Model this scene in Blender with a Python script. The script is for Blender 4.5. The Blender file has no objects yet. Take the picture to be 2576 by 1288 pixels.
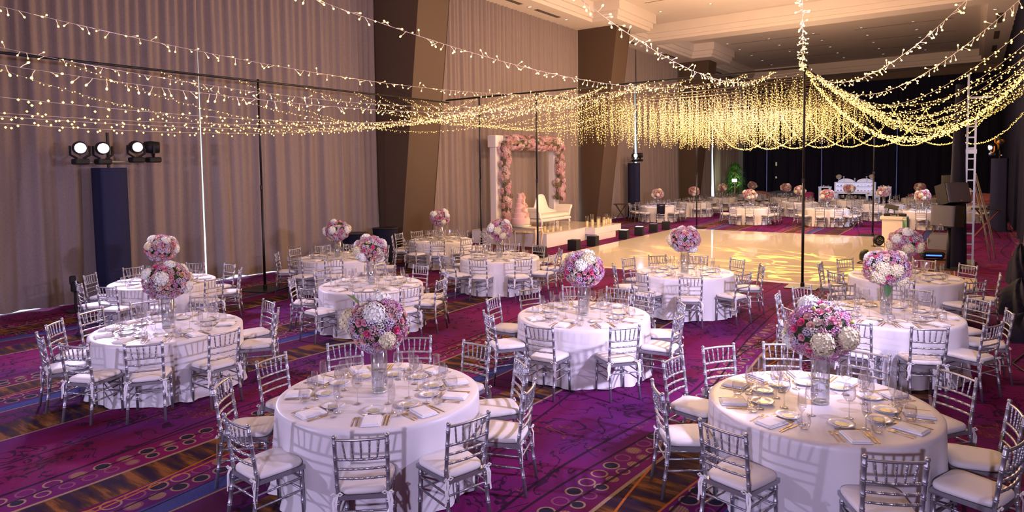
import bpy, math, random
from mathutils import Vector, Matrix
R = math.radians
PI = math.pi
sc = bpy.context.scene
COL = sc.collection

# ------------------------------------------------------------------ camera
CAM_H = 2.838
def cam_axes(yaw, pitch, roll):
    f = Vector((math.sin(yaw)*math.cos(pitch), math.cos(yaw)*math.cos(pitch), -math.sin(pitch)))
    r = Vector((math.cos(yaw), -math.sin(yaw), 0)); u = r.cross(f)
    return r*math.cos(roll)+u*math.sin(roll), u*math.cos(roll)-r*math.sin(roll), f
cr, cu, cf = cam_axes(R(-35.172), R(3.1374), R(-0.7657))
cam = bpy.data.cameras.new('camera'); camo = bpy.data.objects.new('camera', cam); COL.objects.link(camo)
cam.sensor_fit = 'HORIZONTAL'; cam.sensor_width = 36; cam.lens = 1648.56*36/2576
cam.shift_y = -131.9/2576; cam.clip_start = .05; cam.clip_end = 200
camo.matrix_world = Matrix(((cr.x, cu.x, -cf.x, 0), (cr.y, cu.y, -cf.y, 0), (cr.z, cu.z, -cf.z, CAM_H), (0, 0, 0, 1)))
sc.camera = camo

# ------------------------------------------------------------------ world, exposure
wd = bpy.data.worlds.new('world'); sc.world = wd; wd.use_nodes = True
wd.node_tree.nodes['Background'].inputs[0].default_value = (.6, .75, 1, 1)
wd.node_tree.nodes['Background'].inputs[1].default_value = .3
vs = sc.view_settings
vs.view_transform = 'Standard'; vs.look = 'None'; vs.exposure = 0.0; vs.gamma = 1.0; vs.use_curve_mapping = False
sc.cycles.transparent_max_bounces = 16; sc.cycles.use_adaptive_sampling = True; sc.cycles.adaptive_threshold = .06; sc.cycles.adaptive_min_samples = 20
sc.cycles.max_bounces = 5; sc.cycles.diffuse_bounces = 2; sc.cycles.glossy_bounces = 3; sc.cycles.transmission_bounces = 4
sc.cycles.sample_clamp_indirect = 4.0
sc.cycles.caustics_reflective = False; sc.cycles.caustics_refractive = False
sc.cycles.use_denoising = True

# ------------------------------------------------------------------ lights
def spot(name, loc, target, power, color, angle, blend=.5, size=.12):
    l = bpy.data.lights.new(name, 'SPOT'); l.energy = power; l.color = color; l.spot_size = R(angle); l.spot_blend = blend
    l.shadow_soft_size = size
    o = bpy.data.objects.new(name, l); COL.objects.link(o); o.location = loc
    o.rotation_euler = (Vector(target)-Vector(loc)).to_track_quat('-Z', 'Y').to_euler(); return o
def point(name, loc, power, color, size=.1):
    l = bpy.data.lights.new(name, 'POINT'); l.energy = power; l.color = color; l.shadow_soft_size = size
    o = bpy.data.objects.new(name, l); COL.objects.link(o); o.location = loc; return o
COOL = (.70, .61, 1.0); WARM = (1, .60, .22)
# moving-head beams on the four totems
K = .335
spot('stage_beam', (-14.75, 5.95, 3.35), (-4.5, 6.0, .6), 2600*K, COOL, 105, .6)
spot('stage_beam', (-14.75, 6.35, 3.35), (-7.0, 4.0, .4), 2200*K, COOL, 105, .6)
spot('stage_beam', (.72, 6.5, 3.4), (-9.5, 8.6, 1.0), 4600*K, COOL, 110, .6)
spot('stage_beam', (.72, 6.9, 3.4), (-6.5, 12.5, .6), 2600*K, COOL, 100, .6)
spot('stage_beam', (.55, -3.4, 3.45), (-6.0, 5.0, .3), 4400*K, COOL, 110, .6)
spot('stage_beam', (-9.5, -4.6, 3.45), (-7.5, 6.0, .3), 4800*K, COOL, 110, .6)
spot('stage_beam', (-14.7, 32.9, 3.4), (-6, 30, .4), 2000*K, COOL, 110, .6)
spot('stage_beam', (.55, 32.6, 3.4), (-8, 36, .4), 3200*K, (.72, .72, 1), 110, .6)
spot('stage_beam', (.55, 33.2, 3.4), (-12, 24, 1.0), 2600*K, (.9, .8, 1), 80, .6)
# point lamps added to stand for the string canopy's light
for i in range(5):
    for j in range(3):
        point('string_glow', (-9.6+j*2.9, 17.0+i*2.7, 3.95), 27, WARM, .3)
for (x, y) in ((-12.5, 6), (-9.5, 5), (-6.5, 6), (-3, 6), (-11.5, 10.5), (-8, 10.5), (-4.5, 10.5), (-1, 10), (-10.5, 14.5), (-7, 14.3), (-1.5, 15)):
    point('string_glow', (x, y, 4.05), 20, WARM, .3)
for (x, y, e) in ((-6.8, 18.5, 560), (-6.8, 23.5, 700), (-6.8, 28, 700), (-6.8, 36, 260), (-7.5, 9, 110), (-2.5, 10, 110), (-10, 14, 110)):
    point('string_glow', (x, y, 5.35), e*1.7, (1, .63, .38), .4)  # upper lamps added above the strings to brighten the ceiling
# amber pattern projector throwing swirls on the dance floor
g = spot('pattern_beam', (1.05, 17.6, 4.8), (-3.9, 19.2, 0), 16000, (1, .62, .08), 44, .35, .02)
g.data.use_nodes = True
nt = g.data.node_tree; em = nt.nodes['Emission']
tc = nt.nodes.new('ShaderNodeTexCoord'); mp = nt.nodes.new('ShaderNodeMapping'); mp.inputs['Scale'].default_value = (5, 5, 9)
nz = nt.nodes.new('ShaderNodeTexNoise'); nz.inputs['Scale'].default_value = 1.2; nz.inputs['Detail'].default_value = 1.5; nz.inputs['Distortion'].default_value = 1.6
sb = nt.nodes.new('ShaderNodeMath'); sb.operation = 'SUBTRACT'; sb.inputs[1].default_value = .5
ab = nt.nodes.new('ShaderNodeMath'); ab.operation = 'ABSOLUTE'
mr = nt.nodes.new('ShaderNodeMapRange'); mr.inputs['From Min'].default_value = .018; mr.inputs['From Max'].default_value = .034; mr.inputs['To Min'].default_value = 1.0; mr.inputs['To Max'].default_value = 0.0
nt.links.new(tc.outputs['Normal'], mp.inputs['Vector']); nt.links.new(mp.outputs[0], nz.inputs['Vector']); nt.links.new(nz.outputs['Fac'], sb.inputs[0])
nt.links.new(sb.outputs[0], ab.inputs[0]); nt.links.new(ab.outputs[0], mr.inputs['Value']); nt.links.new(mr.outputs[0], em.inputs['Strength'])

# ------------------------------------------------------------------ materials
class NT:
    def __init__(s, m): s.t = m.node_tree; s.n = s.t.nodes
    def new(s, t, **k):
        o = s.n.new(t)
        for a, b in k.items(): setattr(o, a, b)
        return o
    def put(s, i, v):
        if isinstance(v, bpy.types.NodeSocket): s.t.links.new(v, i)
        else: i.default_value = v
    def m(s, op, a, b=0.0, c=0.0):
        o = s.new('ShaderNodeMath', operation=op); s.put(o.inputs[0], a); s.put(o.inputs[1], b); s.put(o.inputs[2], c); return o.outputs[0]
    def mix(s, f, a, b):
        o = s.new('ShaderNodeMix', data_type='RGBA'); s.put(o.inputs[0], f)
        for i, v in ((6, a), (7, b)): s.put(o.inputs[i], v if isinstance(v, bpy.types.NodeSocket) else (*v, 1))
        return o.outputs[2]
    def noise(s, v, scale, detail=2.0, dist=0.0):
        o = s.new('ShaderNodeTexNoise'); s.t.links.new(v, o.inputs['Vector']); o.inputs['Scale'].default_value = scale
        o.inputs['Detail'].default_value = detail; o.inputs['Distortion'].default_value = dist; return o.outputs['Fac']
    def ramp(s, v, a, b): 
        o = s.new('ShaderNodeMapRange'); s.put(o.inputs['Value'], v); o.inputs['From Min'].default_value = a; o.inputs['From Max'].default_value = b; return o.outputs[0]
    def vec(s, x, y, z=0.0):
        o = s.new('ShaderNodeCombineXYZ'); s.put(o.inputs[0], x); s.put(o.inputs[1], y); s.put(o.inputs[2], z); return o.outputs[0]
    def bump(s, h, strength, dist=.01):
        o = s.new('ShaderNodeBump'); s.put(o.inputs['Height'], h); o.inputs['Strength'].default_value = strength; o.inputs['Distance'].default_value = dist; return o.outputs[0]
def mat(name, col, rough=.5, metal=0.0, spec=.5, var=0.0, vscale=20.0, bump=0.0, emit=None, estr=0.0, sheen=0.0, coat=0.0, sample=True):
    m = bpy.data.materials.new(name); m.use_nodes = True
    b = m.node_tree.nodes['Principled BSDF']; n = NT(m)
    b.inputs['Base Color'].default_value = (*col, 1); b.inputs['Roughness'].default_value = rough; b.inputs['Metallic'].default_value = metal
    b.inputs['Specular IOR Level'].default_value = spec; b.inputs['Sheen Weight'].default_value = sheen; b.inputs['Coat Weight'].default_value = coat
    if var or bump:
        tc = n.new('ShaderNodeTexCoord').outputs['Object']; f = n.noise(tc, vscale, 3.0)
        if var: n.put(b.inputs['Base Color'], n.mix(f, [max(0, c*(1-var)) for c in col], [min(1, c*(1+var)) for c in col]))
        if bump: n.put(b.inputs['Normal'], n.bump(f, bump))
    if emit:
        b.inputs['Emission Color'].default_value = (*emit, 1); b.inputs['Emission Strength'].default_value = estr
    if not sample: m.cycles.emission_sampling = 'NONE'
    return m
def glass_mat(name, tint=(1, 1, 1), refl=.9):
    m = bpy.data.materials.new(name); m.use_nodes = True; n = NT(m); n.n.clear()
    out = n.new('ShaderNodeOutputMaterial'); tr = n.new('ShaderNodeBsdfTransparent'); tr.inputs[0].default_value = (*tint, 1)
    gl = n.new('ShaderNodeBsdfGlossy'); gl.inputs['Roughness'].default_value = .07; gl.inputs['Color'].default_value = (1, 1, 1, 1)
    lw = n.new('ShaderNodeLayerWeight'); lw.inputs['Blend'].default_value = .35
    f = n.m('ADD', n.m('MULTIPLY', n.m('POWER', lw.outputs['Facing'], 1.3), refl), .10)
    mx = n.new('ShaderNodeMixShader'); n.put(mx.inputs[0], f); n.t.links.new(tr.outputs[0], mx.inputs[1]); n.t.links.new(gl.outputs[0], mx.inputs[2])
    n.t.links.new(mx.outputs[0], out.inputs[0]); return m

def carpet_mat():
    m = bpy.data.materials.new('carpet'); m.use_nodes = True; n = NT(m); b = m.node_tree.nodes['Principled BSDF']
    pos = n.new('ShaderNodeNewGeometry').outputs['Position']; sp = n.new('ShaderNodeSeparateXYZ'); n.t.links.new(pos, sp.inputs[0])
    x, y = sp.outputs[0], sp.outputs[1]
    S = lambda f, p: n.m('SINE', n.m('ADD', n.m('MULTIPLY', y, f), p))
    wob = n.m('ADD', n.m('MULTIPLY', S(.55, .8), .10), n.m('MULTIPLY', S(1.25, 2.0), .04))
    t = n.m('FLOORED_MODULO', n.m('ADD', n.m('ADD', x, 6.5), wob), 4.0)
    band = lambda a, c: n.m('MULTIPLY', n.m('GREATER_THAN', t, a), n.m('LESS_THAN', t, c))
    near = lambda cen, w: n.m('LESS_THAN', n.m('ABSOLUTE', n.m('SUBTRACT', t, cen)), w)
    n1 = n.noise(pos, .55, 2.0, .4); n2 = n.noise(n.vec(n.m('MULTIPLY', x, 1.0), n.m('MULTIPLY', y, .45)), 1.7, 3.0); grain = n.noise(pos, 60, 3.0)
    c = n.mix(n.ramp(n1, .38, .62), (.190, .009, .100), (.100, .012, .120))
    c = n.mix(n.ramp(n2, .5, .72), c, (.11, .004, .026))
    # dark scroll ornament in the plain fields
    sc1 = n.noise(pos, 2.3, 3.0, 1.3); sc2 = n.noise(pos, .8, 1.0)
    field = n.m('MAXIMUM', band(2.15, 3.5), band(1.1, 1.55))
    line = n.m('MULTIPLY', n.m('LESS_THAN', n.m('ABSOLUTE', n.m('SUBTRACT', sc1, .5)), .019), n.m('GREATER_THAN', sc2, .43))
    c = n.mix(n.m('MULTIPLY', n.m('MULTIPLY', line, field), .85), c, (.022, .006, .028))
    sc3 = n.noise(pos, 4.5, 3.0, 1.0)
    oline = n.m('MULTIPLY', n.m('LESS_THAN', n.m('ABSOLUTE', n.m('SUBTRACT', sc3, .5)), .014), n.m('GREATER_THAN', n.noise(pos, 1.1, 1.0), .6))
    c = n.mix(n.m('MULTIPLY', n.m('MULTIPLY', oline, field), .7), c, (.22, .065, .02))
    # weathered orange and dark bands
    blk = n.noise(n.vec(n.m('MULTIPLY', x, .9), n.m('MULTIPLY', y, 5.0)), 1.6, 4.0)
    gr2 = n.noise(n.vec(n.m('MULTIPLY', x, 3.0), n.m('MULTIPLY', y, 30.0)), 1.6, 2.0)
    bc = n.mix(n.ramp(blk, .40, .52), (.026, .012, .038), (.075, .032, .018))
    bc = n.mix(n.m('MULTIPLY', n.ramp(n.m('ADD', blk, n.m('MULTIPLY', n.m('SUBTRACT', gr2, .5), .22)), .52, .62), .85), bc, (.26, .10, .028))
    c = n.mix(n.m('MAXIMUM', band(.02, .44), band(1.55, 2.1)), c, bc)
    c = n.mix(band(.86, 1.08), c, (.055, .065, .23))
    c = n.mix(n.m('MULTIPLY', band(1.1, 1.5), .45), c, (.06, .02, .05))
    # chains of rings
    def rings(c, cen, pitch, rad, seed):
        yy = n.m('DIVIDE', n.m('ADD', y, seed), pitch); cell = n.m('FLOOR', yy)
        fy = n.m('MULTIPLY', n.m('SUBTRACT', n.m('SUBTRACT', yy, cell), .5), pitch)
        dx = n.m('SUBTRACT', t, cen); d = n.m('SQRT', n.m('ADD', n.m('MULTIPLY', dx, dx), n.m('MULTIPLY', fy, fy)))
        wn = n.new('ShaderNodeTexWhiteNoise', noise_dimensions='1D'); n.put(wn.inputs['W'], n.m('ADD', cell, seed*7)); h = wn.outputs[0]
        ins = n.m('LESS_THAN', d, rad)
        st = n.m('GREATER_THAN', n.m('SINE', n.m('MULTIPLY', x, 260.0)), -.3)
        c = n.mix(n.m('MULTIPLY', ins, n.m('LESS_THAN', h, .3)), c, (.022, .018, .045))
        c = n.mix(n.m('MULTIPLY', n.m('MULTIPLY', ins, n.m('GREATER_THAN', h, .72)), n.m('ADD', .45, n.m('MULTIPLY', st, .5))), c, (.30, .19, .11))
        rg = n.m('LESS_THAN', n.m('ABSOLUTE', n.m('SUBTRACT', d, rad)), .009)
        return n.mix(n.m('MULTIPLY', rg, n.m('LESS_THAN', h, .85)), c, n.mix(n.m('GREATER_THAN', h, .5), (.30, .20, .14), (.22, .06, .14)))
    for a in ((.56, .2, .078, .03), (.74, .2, .070, .13), (3.70, .21, .070, .07), (3.85, .19, .058, .16)): c = rings(c, *a)
    for cen, f, p, am, w in ((3.46, .9, 0, .12, .016), (3.62, .7, 2, .10, .014), (3.80, 1.1, 1, .09, .014), (.63, .8, .4, .12, .012), (.9, .7, 1.3, .08, .010), (2.5, .5, .3, .35, .014)):
        cc = n.m('ADD', n.m('MULTIPLY', S(f, p), am), cen)
        c = n.mix(n.m('MULTIPLY', n.m('LESS_THAN', n.m('ABSOLUTE', n.m('SUBTRACT', t, cc)), w), .9), c, (.016, .006, .020))
    for cen, w in ((0.0, .020), (4.0, .016), (2.12, .016), (1.10, .013)):
        c = n.mix(near(cen, w), c, (.32, .22, .15))
    for cen, f, p, am, w in ((.22, .6, .5, .30, .011), (.66, .5, 2.4, .22, .011)):
        cc = n.m('ADD', n.m('MULTIPLY', S(f, p), am), cen)
        c = n.mix(n.m('LESS_THAN', n.m('ABSOLUTE', n.m('SUBTRACT', t, cc)), w), c, (.45, .13, .025))
    c = n.mix(n.m('MULTIPLY', n.ramp(grain, .42, .75), .35), c, (.03, .008, .03))
    n.put(b.inputs['Base Color'], c); b.inputs['Roughness'].default_value = .95; b.inputs['Specular IOR Level'].default_value = .1
    n.put(b.inputs['Normal'], n.bump(grain, .5, .006)); return m
def curtain_mat(name, col):
    m = bpy.data.materials.new(name); m.use_nodes = True; n = NT(m); b = m.node_tree.nodes['Principled BSDF']
    tc = n.new('ShaderNodeTexCoord').outputs['Object']; mp = n.new('ShaderNodeMapping'); mp.inputs['Scale'].default_value = (90, 90, 30); n.t.links.new(tc, mp.inputs[0])
    w = n.noise(mp.outputs[0], 1.0, 3.0); big = n.noise(tc, .7, 2.0)
    c = n.mix(n.ramp(w, .3, .7), [v*.86 for v in col], [v*1.14 for v in col]); c = n.mix(n.m('MULTIPLY', big, .25), c, [v*.75 for v in col])
    n.put(b.inputs['Base Color'], c); b.inputs['Roughness'].default_value = .85; b.inputs['Sheen Weight'].default_value = .12 if col[0] > .1 else 0; b.inputs['Specular IOR Level'].default_value = .2; n.put(b.inputs['Normal'], n.bump(w, .25, .003)); return m

M = dict(
 reflector=mat('pale_reflector', (.8, .82, .82), .4, var=.05), carpet=carpet_mat(), curtain=curtain_mat('taupe_curtain', (.255, .204, .194)), black_drape=curtain_mat('black_drape', (.012, .012, .030)),
 ceiling=mat('ceiling_paint', (.70, .62, .56), .8, var=.03, vscale=2), ceiling_dark=mat('ceiling_slot', (.10, .085, .075), .8, var=.1),
 wall=mat('wall_panel', (.17, .12, .09), .75, var=.08, vscale=8), column=mat('column_panel', (.080, .048, .029), .7, var=.10, vscale=30, bump=.05),
 silver=mat('silver_paint', (.43, .43, .47), .36, .75, .5, var=.10, vscale=60, bump=.03), cushion=mat('white_cushion', (.76, .72, .70), .55, var=.03, sheen=.2, vscale=14, bump=.06),
 cloth=mat('satin_cloth', (.75, .715, .72), .42, spec=.45, var=.02, vscale=3, sheen=.1), napkin=mat('linen_napkin', (.90, .88, .88), .75, var=.03, vscale=40, bump=.1),
 ribbon=mat('ribbon', (.86, .83, .82), .5, var=.02), wood=mat('table_wood', (.30, .19, .10), .6, var=.2, vscale=12),
 glass=glass_mat('clear_glass', (.93, .93, .95), .95), vase_glass=glass_mat('vase_glass', (.93, .94, .97), .9), water=glass_mat('water', (.90, .93, .97), .5),
 gold=mat('gold_steel', (.55, .41, .22), .34, 1.0, var=.12, vscale=50), plate=mat('porcelain', (.86, .85, .88), .15, coat=.5, var=.02), plate_gold=mat('plate_gilding', (.80, .70, .50), .3, .35, var=.45, vscale=70),
 hyd_white=mat('hydrangea_white', (.86, .85, .74), .7, var=.12, vscale=25), hyd_cream=mat('hydrangea_cream', (.80, .72, .47), .7, var=.12, vscale=25),
 rose_pink=mat('rose_pink', (.80, .33, .40), .6, var=.2, vscale=30), rose_peach=mat('rose_peach', (.84, .50, .40), .6, var=.15, vscale=30), rose_hot=mat('rose_hot', (.78, .10, .24), .6, var=.2, vscale=30), rose_cream=mat('rose_cream', (.86, .72, .56), .6, var=.1, vscale=30),
 fill_mauve=mat('filler_mauve', (.58, .24, .42), .75, var=.3, vscale=60), fill_lav=mat('filler_lavender', (.60, .49, .62), .75, var=.3, vscale=60), fill_white=mat('filler_white', (.66, .62, .55), .75, var=.3, vscale=60), fill_dusty=mat('filler_dusty', (.55, .30, .33), .75, var=.3, vscale=60),
 leaf=mat('leaf_green', (.045, .115, .025), .55, var=.35, vscale=20), moss=mat('foliage_core', (.030, .060, .018), .8, var=.4, vscale=30), arch_green=mat('arch_green', (.16, .13, .07), .8, var=.4, vscale=30), lime=mat('lime_bud', (.45, .55, .08), .6, var=.2),
 black=mat('black_metal', (.014, .014, .017), .45, .3, var=.15), blackbox=mat('black_plastic', (.009, .009, .011), .55, spec=.3, var=.2, bump=.05, vscale=60), grille=mat('speaker_grille', (.09, .09, .13), .55, .3, var=.1, vscale=120, bump=.1),
 alu=mat('aluminium', (.50, .52, .48), .35, .85, var=.1), darkwood=mat('dark_wood', (.035, .016, .012), .45, var=.2), red_steel=mat('red_steel', (.12, .015, .02), .45, .4, var=.1),
 floor_white=mat('gloss_panel', (.80, .70, .58), .07, spec=.55, var=.015, vscale=1.2, coat=.3), stage_white=mat('stage_white', (.82, .78, .78), .18, var=.02, vscale=2, coat=.3), stage_top=mat('stage_top', (.74, .64, .52), .10, var=.02, coat=.3),
 cake=mat('pink_icing', (.82, .52, .47), .5, var=.05, vscale=30), sofa=mat('cream_upholstery', (.84, .78, .70), .5, var=.03, vscale=30, bump=.05), candle=mat('candle_wax', (.86, .66, .36), .5, emit=(1, .55, .18), estr=.35, var=.05), cream_wood=mat('cream_wood', (.72, .58, .40), .35, var=.06),
 arch_white=mat('arch_white', (.80, .76, .80), .5, var=.03), arch_pink=mat('arch_blossom', (.72, .40, .47), .7, var=.3, vscale=30), arch_pale=mat('arch_pale_blossom', (.84, .60, .64), .7, var=.15, vscale=30), arch_dusty=mat('arch_twig_bloom', (.52, .30, .28), .8, var=.35, vscale=40),
 dj_white=mat('dj_white', (.78, .72, .62), .5, var=.03), booth_green=mat('green_cloth', (.22, .42, .26), .7, var=.1), screen=mat('laptop_shell', (.05, .05, .045), .4, .2, var=.1),
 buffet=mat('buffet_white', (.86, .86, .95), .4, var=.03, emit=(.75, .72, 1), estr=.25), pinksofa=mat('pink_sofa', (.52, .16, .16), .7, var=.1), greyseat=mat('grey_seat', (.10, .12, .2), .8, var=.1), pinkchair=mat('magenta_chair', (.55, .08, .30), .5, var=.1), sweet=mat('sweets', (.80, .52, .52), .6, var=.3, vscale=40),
 fern=mat('fern', (.05, .20, .02), .6, var=.5, vscale=12), navy=curtain_mat('navy_sleeve', (.020, .022, .060)), cable=mat('cable', (.012, .012, .014), .5, var=.2), text=mat('white_print', (.85, .85, .85), .5, var=.02), orange=mat('orange_plastic', (.75, .32, .03), .45, var=.1),
 bulb=mat('fairy_bulb', (1, .8, .45), .4, emit=(1, .60, .115), estr=6.5, sample=False), bulb_far=mat('fairy_bulb_far', (1, .8, .45), .4, emit=(1, .56, .10), estr=5.0, sample=False), wire=mat('clear_wire', (.62, .48, .34), .4, var=.05), stem=mat('bulb_stem', (.9, .72, .48), .3, emit=(1, .62, .25), estr=.5, sample=False),
 lens_on=mat('lit_lens', (1, 1, 1), .3, emit=(.86, .86, 1), estr=26.0), lens_dim=mat('lit_lens_dim', (1, 1, 1), .3, emit=(.9, .88, 1), estr=5.0), led_white=mat('led_top', (1, 1, 1), .3, emit=(.95, .97, 1), estr=2.2), lamp_lens=mat('downlight_lens', (.9, .85, .8), .3, emit=(1, .9, .8), estr=.8), daylight=mat('window_daylight', (.9, .95, 1), .5, emit=(.62, .86, 1), estr=1.3, sample=False), blue_led=mat('blue_led', (.1, .2, .9), .4, emit=(.05, .2, 1), estr=2.0), slit_glow=mat('slit_glow_rod', (.25, .28, .5), .3, .8, emit=(.15, .18, .5), estr=.25), plant_light=mat('plant_light', (1, 1, 1), .4, emit=(.85, 1, .55), estr=14.0),
)
# ------------------------------------------------------------------ mesh helpers
class MB:
    def __init__(s): s.v = []; s.f = []; s.mi = []; s.m = 0
    def add(s, vs, fs):
        o = len(s.v); s.v += [tuple(v) for v in vs]; s.f += [tuple(i+o for i in f) for f in fs]; s.mi += [s.m]*len(fs); return s
    def box(s, x0, x1, y0, y1, z0, z1):
        return s.add([(x0,y0,z0),(x1,y0,z0),(x1,y1,z0),(x0,y1,z0),(x0,y0,z1),(x1,y0,z1),(x1,y1,z1),(x0,y1,z1)], [(0,3,2,1),(4,5,6,7),(0,1,5,4),(1,2,6,5),(2,3,7,6),(3,0,4,7)])
    def cbox(s, c, d): return s.box(c[0]-d[0]/2, c[0]+d[0]/2, c[1]-d[1]/2, c[1]+d[1]/2, c[2]-d[2]/2, c[2]+d[2]/2)
    def bev(s, x0, x1, y0, y1, z0, z1, b):   # chamfered box
        vs = []; 
        for z, k in ((z0, b), (z0+b, 0), (z1-b, 0), (z1, b)):
            for (x, y) in ((x0+k, y0+b+k), (x0+b+k, y0+k), (x1-b-k, y0+k), (x1-k, y0+b+k), (x1-k, y1-b-k), (x1-b-k, y1-k), (x0+b+k, y1-k), (x0+k, y1-b-k)): vs.append((x, y, z))
        fs = [tuple(range(7, -1, -1)), tuple(range(24, 32))]
        for r in range(3):
            for i in range(8): j = (i+1) % 8; fs.append((r*8+i, r*8+j, r*8+8+j, r*8+8+i))
        return s.add(vs, fs)
    def tube(s, pts, rad, n=8, cap=True):
        pts = [Vector(p) for p in pts]; rad = rad if isinstance(rad, (list, tuple)) else [rad]*len(pts); vs = []; a = None
        for i, p in enumerate(pts):
            d = (pts[min(i+1, len(pts)-1)]-pts[max(i-1, 0)]).normalized()
            if a is None: a = d.orthogonal().normalized()
            else:
                a = (a-d*a.dot(d)); a = a.normalized() if a.length > 1e-6 else d.orthogonal().normalized()
            b = d.cross(a)
            for k in range(n): t = 2*PI*k/n; vs.append(p+(a*math.cos(t)+b*math.sin(t))*rad[i])
        fs = [(i*n+k, i*n+(k+1) % n, (i+1)*n+(k+1) % n, (i+1)*n+k) for i in range(len(pts)-1) for k in range(n)]
        if cap: fs += [tuple(range(n-1, -1, -1)), tuple(range((len(pts)-1)*n, len(pts)*n))]
        return s.add(vs, fs)
    def lathe(s, prof, n=16, c=(0, 0, 0), sx=1, sy=1):
        vs = [(c[0]+r*math.cos(2*PI*k/n)*sx, c[1]+r*math.sin(2*PI*k/n)*sy, c[2]+z) for r, z in prof for k in range(n)]
        fs = [(i*n+k, i*n+(k+1) % n, (i+1)*n+(k+1) % n, (i+1)*n+k) for i in range(len(prof)-1) for k in range(n)]
        if prof[0][0] > 1e-4: fs.append(tuple(range(n-1, -1, -1)))
        if prof[-1][0] > 1e-4: fs.append(tuple(range((len(prof)-1)*n, len(prof)*n)))
        return s.add(vs, fs)
    def shell(s, prof, n=16, c=(0, 0, 0)):   # open lathe
        vs = [(c[0]+r*math.cos(2*PI*k/n), c[1]+r*math.sin(2*PI*k/n), c[2]+z) for r, z in prof for k in range(n)]
        return s.add(vs, [(i*n+k, i*n+(k+1) % n, (i+1)*n+(k+1) % n, (i+1)*n+k) for i in range(len(prof)-1) for k in range(n)])
    def ball(s, c, r, n=8, m=6, sz=(1, 1, 1), jit=0, rnd=None):
        vs = []
        for i in range(m+1):
            th = PI*i/m
            for k in range(n):
                q = r*(1+(rnd.uniform(-jit, jit) if rnd else 0)); t = 2*PI*k/n
                vs.append((c[0]+q*sz[0]*math.sin(th)*math.cos(t), c[1]+q*sz[1]*math.sin(th)*math.sin(t), c[2]+q*sz[2]*math.cos(th)))
        return s.add(vs, [(i*n+k, (i+1)*n+k, (i+1)*n+(k+1) % n, i*n+(k+1) % n) for i in range(m) for k in range(n)])
    def octa(s, c, r):
        x, y, z = c
        return s.add([(x+r,y,z),(x-r,y,z),(x,y+r,z),(x,y-r,z),(x,y,z+r),(x,y,z-r)], [(0,2,4),(2,1,4),(1,3,4),(3,0,4),(2,0,5),(1,2,5),(3,1,5),(0,3,5)])
    def merge(s, o, mtx=None, mi=None):
        k = len(s.v); s.v += [tuple(mtx @ Vector(v)) for v in o.v] if mtx else list(o.v); s.f += [tuple(i+k for i in f) for f in o.f]
        s.mi += ([mi]*len(o.f) if mi is not None else list(o.mi)); return s
    def mesh(s, name, mats, smooth=True):
        me = bpy.data.meshes.new(name); me.from_pydata(s.v, [], s.f)
        for m in (mats if isinstance(mats, (list, tuple)) else [mats]): me.materials.append(m)
        if len(set(s.mi)) > 1: me.polygons.foreach_set('material_index', s.mi)
        if smooth: me.polygons.foreach_set('use_smooth', [True]*len(s.f))
        me.update(); return me
    def build(s, name, mats, parent=None, smooth=False, loc=None):
        return link(name, s.mesh(name, mats, smooth), parent, loc)
def link(name, me, parent=None, loc=None, rot=None, scale=None):
    o = bpy.data.objects.new(name, me); COL.objects.link(o)
    if parent: o.parent = parent
    if loc is not None: o.location = loc
    if rot is not None: o.rotation_euler = rot
    if scale is not None: o.scale = scale
    return o
def tag(o, label, cat, group=None, kind=None):
    o['label'] = label; o['category'] = cat
    if group: o['group'] = group
    if kind: o['kind'] = kind
    return o
def thing(name, label, cat, loc=(0, 0, 0), rz=0, group=None):
    o = bpy.data.objects.new(name, None); COL.objects.link(o); o.location = loc; o.rotation_euler = (0, 0, rz); o.empty_display_size = .1
    return tag(o, label, cat, group)
def struct(o, label=None):
    o['kind'] = 'structure'
    if label: o['label'] = label
    return o
def copy_tree(o, parent=None):
    c = o.copy(); COL.objects.link(c)
    if parent: c.parent = parent
    for ch in KIDS.get(o.name, ()): copy_tree(ch, c)
    return c
KIDS = {}
def register(o):
    ch = [c for c in o.children]; KIDS[o.name] = ch
    for c in ch: register(c)
ORD = ['nearest the camera', 'second clockwise', 'third clockwise', 'fourth clockwise', 'fifth clockwise', 'sixth clockwise', 'seventh clockwise', 'eighth clockwise', 'ninth clockwise', 'tenth clockwise']
def smooth_angle(o): return o

# ================================================================== the room
ZC = 9.47
struct(MB().add([(-17, -7, 0), (2.2, -7, 0), (2.2, 57, 0), (-17, 57, 0)], [(0, 1, 2, 3)]).build('floor', M['carpet']), 'purple patterned ballroom carpet')
b = MB(); b.add([(-17, -7, 10.3), (2.2, -7, 10.3), (2.2, 57, 10.3), (-17, 57, 10.3)], [(0, 3, 2, 1)])
def ring(z0, w, b):
    b.box(-16.9, -14.5+w, -6.9, 56, z0, 10.3); b.box(.35-w, 2.1, -6.9, 56, z0, 10.3)
    b.box(-14.5+w, .35-w, 33.4-w, 34.6+w, z0, 10.3); b.box(-14.5+w, .35-w, 54.0-w, 56, z0, 10.3); b.box(-14.5+w, .35-w, -6.9, -5.0+w, z0, 10.3)
    for y in (13.9, 27.2, 40.2): b.box(-14.5+w, -13.25+w, y-w, y+3.7+w, z0, 10.3)
ring(ZC, 0, b); ring(9.62, .10, b); ring(9.86, .22, b)
struct(b.build('ceiling', M['ceiling']), 'cream coffered ceiling with stepped soffits')
ceil = bpy.data.objects['ceiling']
b = MB()
for y in (17.5, 20.5, 23.5, 31.5, 37.5, 46.5, 50.0): b.box(-15.32, -15.10, y, y+1.9, ZC-.006, ZC+.05)
for y in (22, 26, 37, 42, 47): b.box(.72, .95, y, y+2.6, ZC-.006, ZC+.05)
b.build('air_vent', M['ceiling_dark'], ceil)
b = MB()
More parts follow.
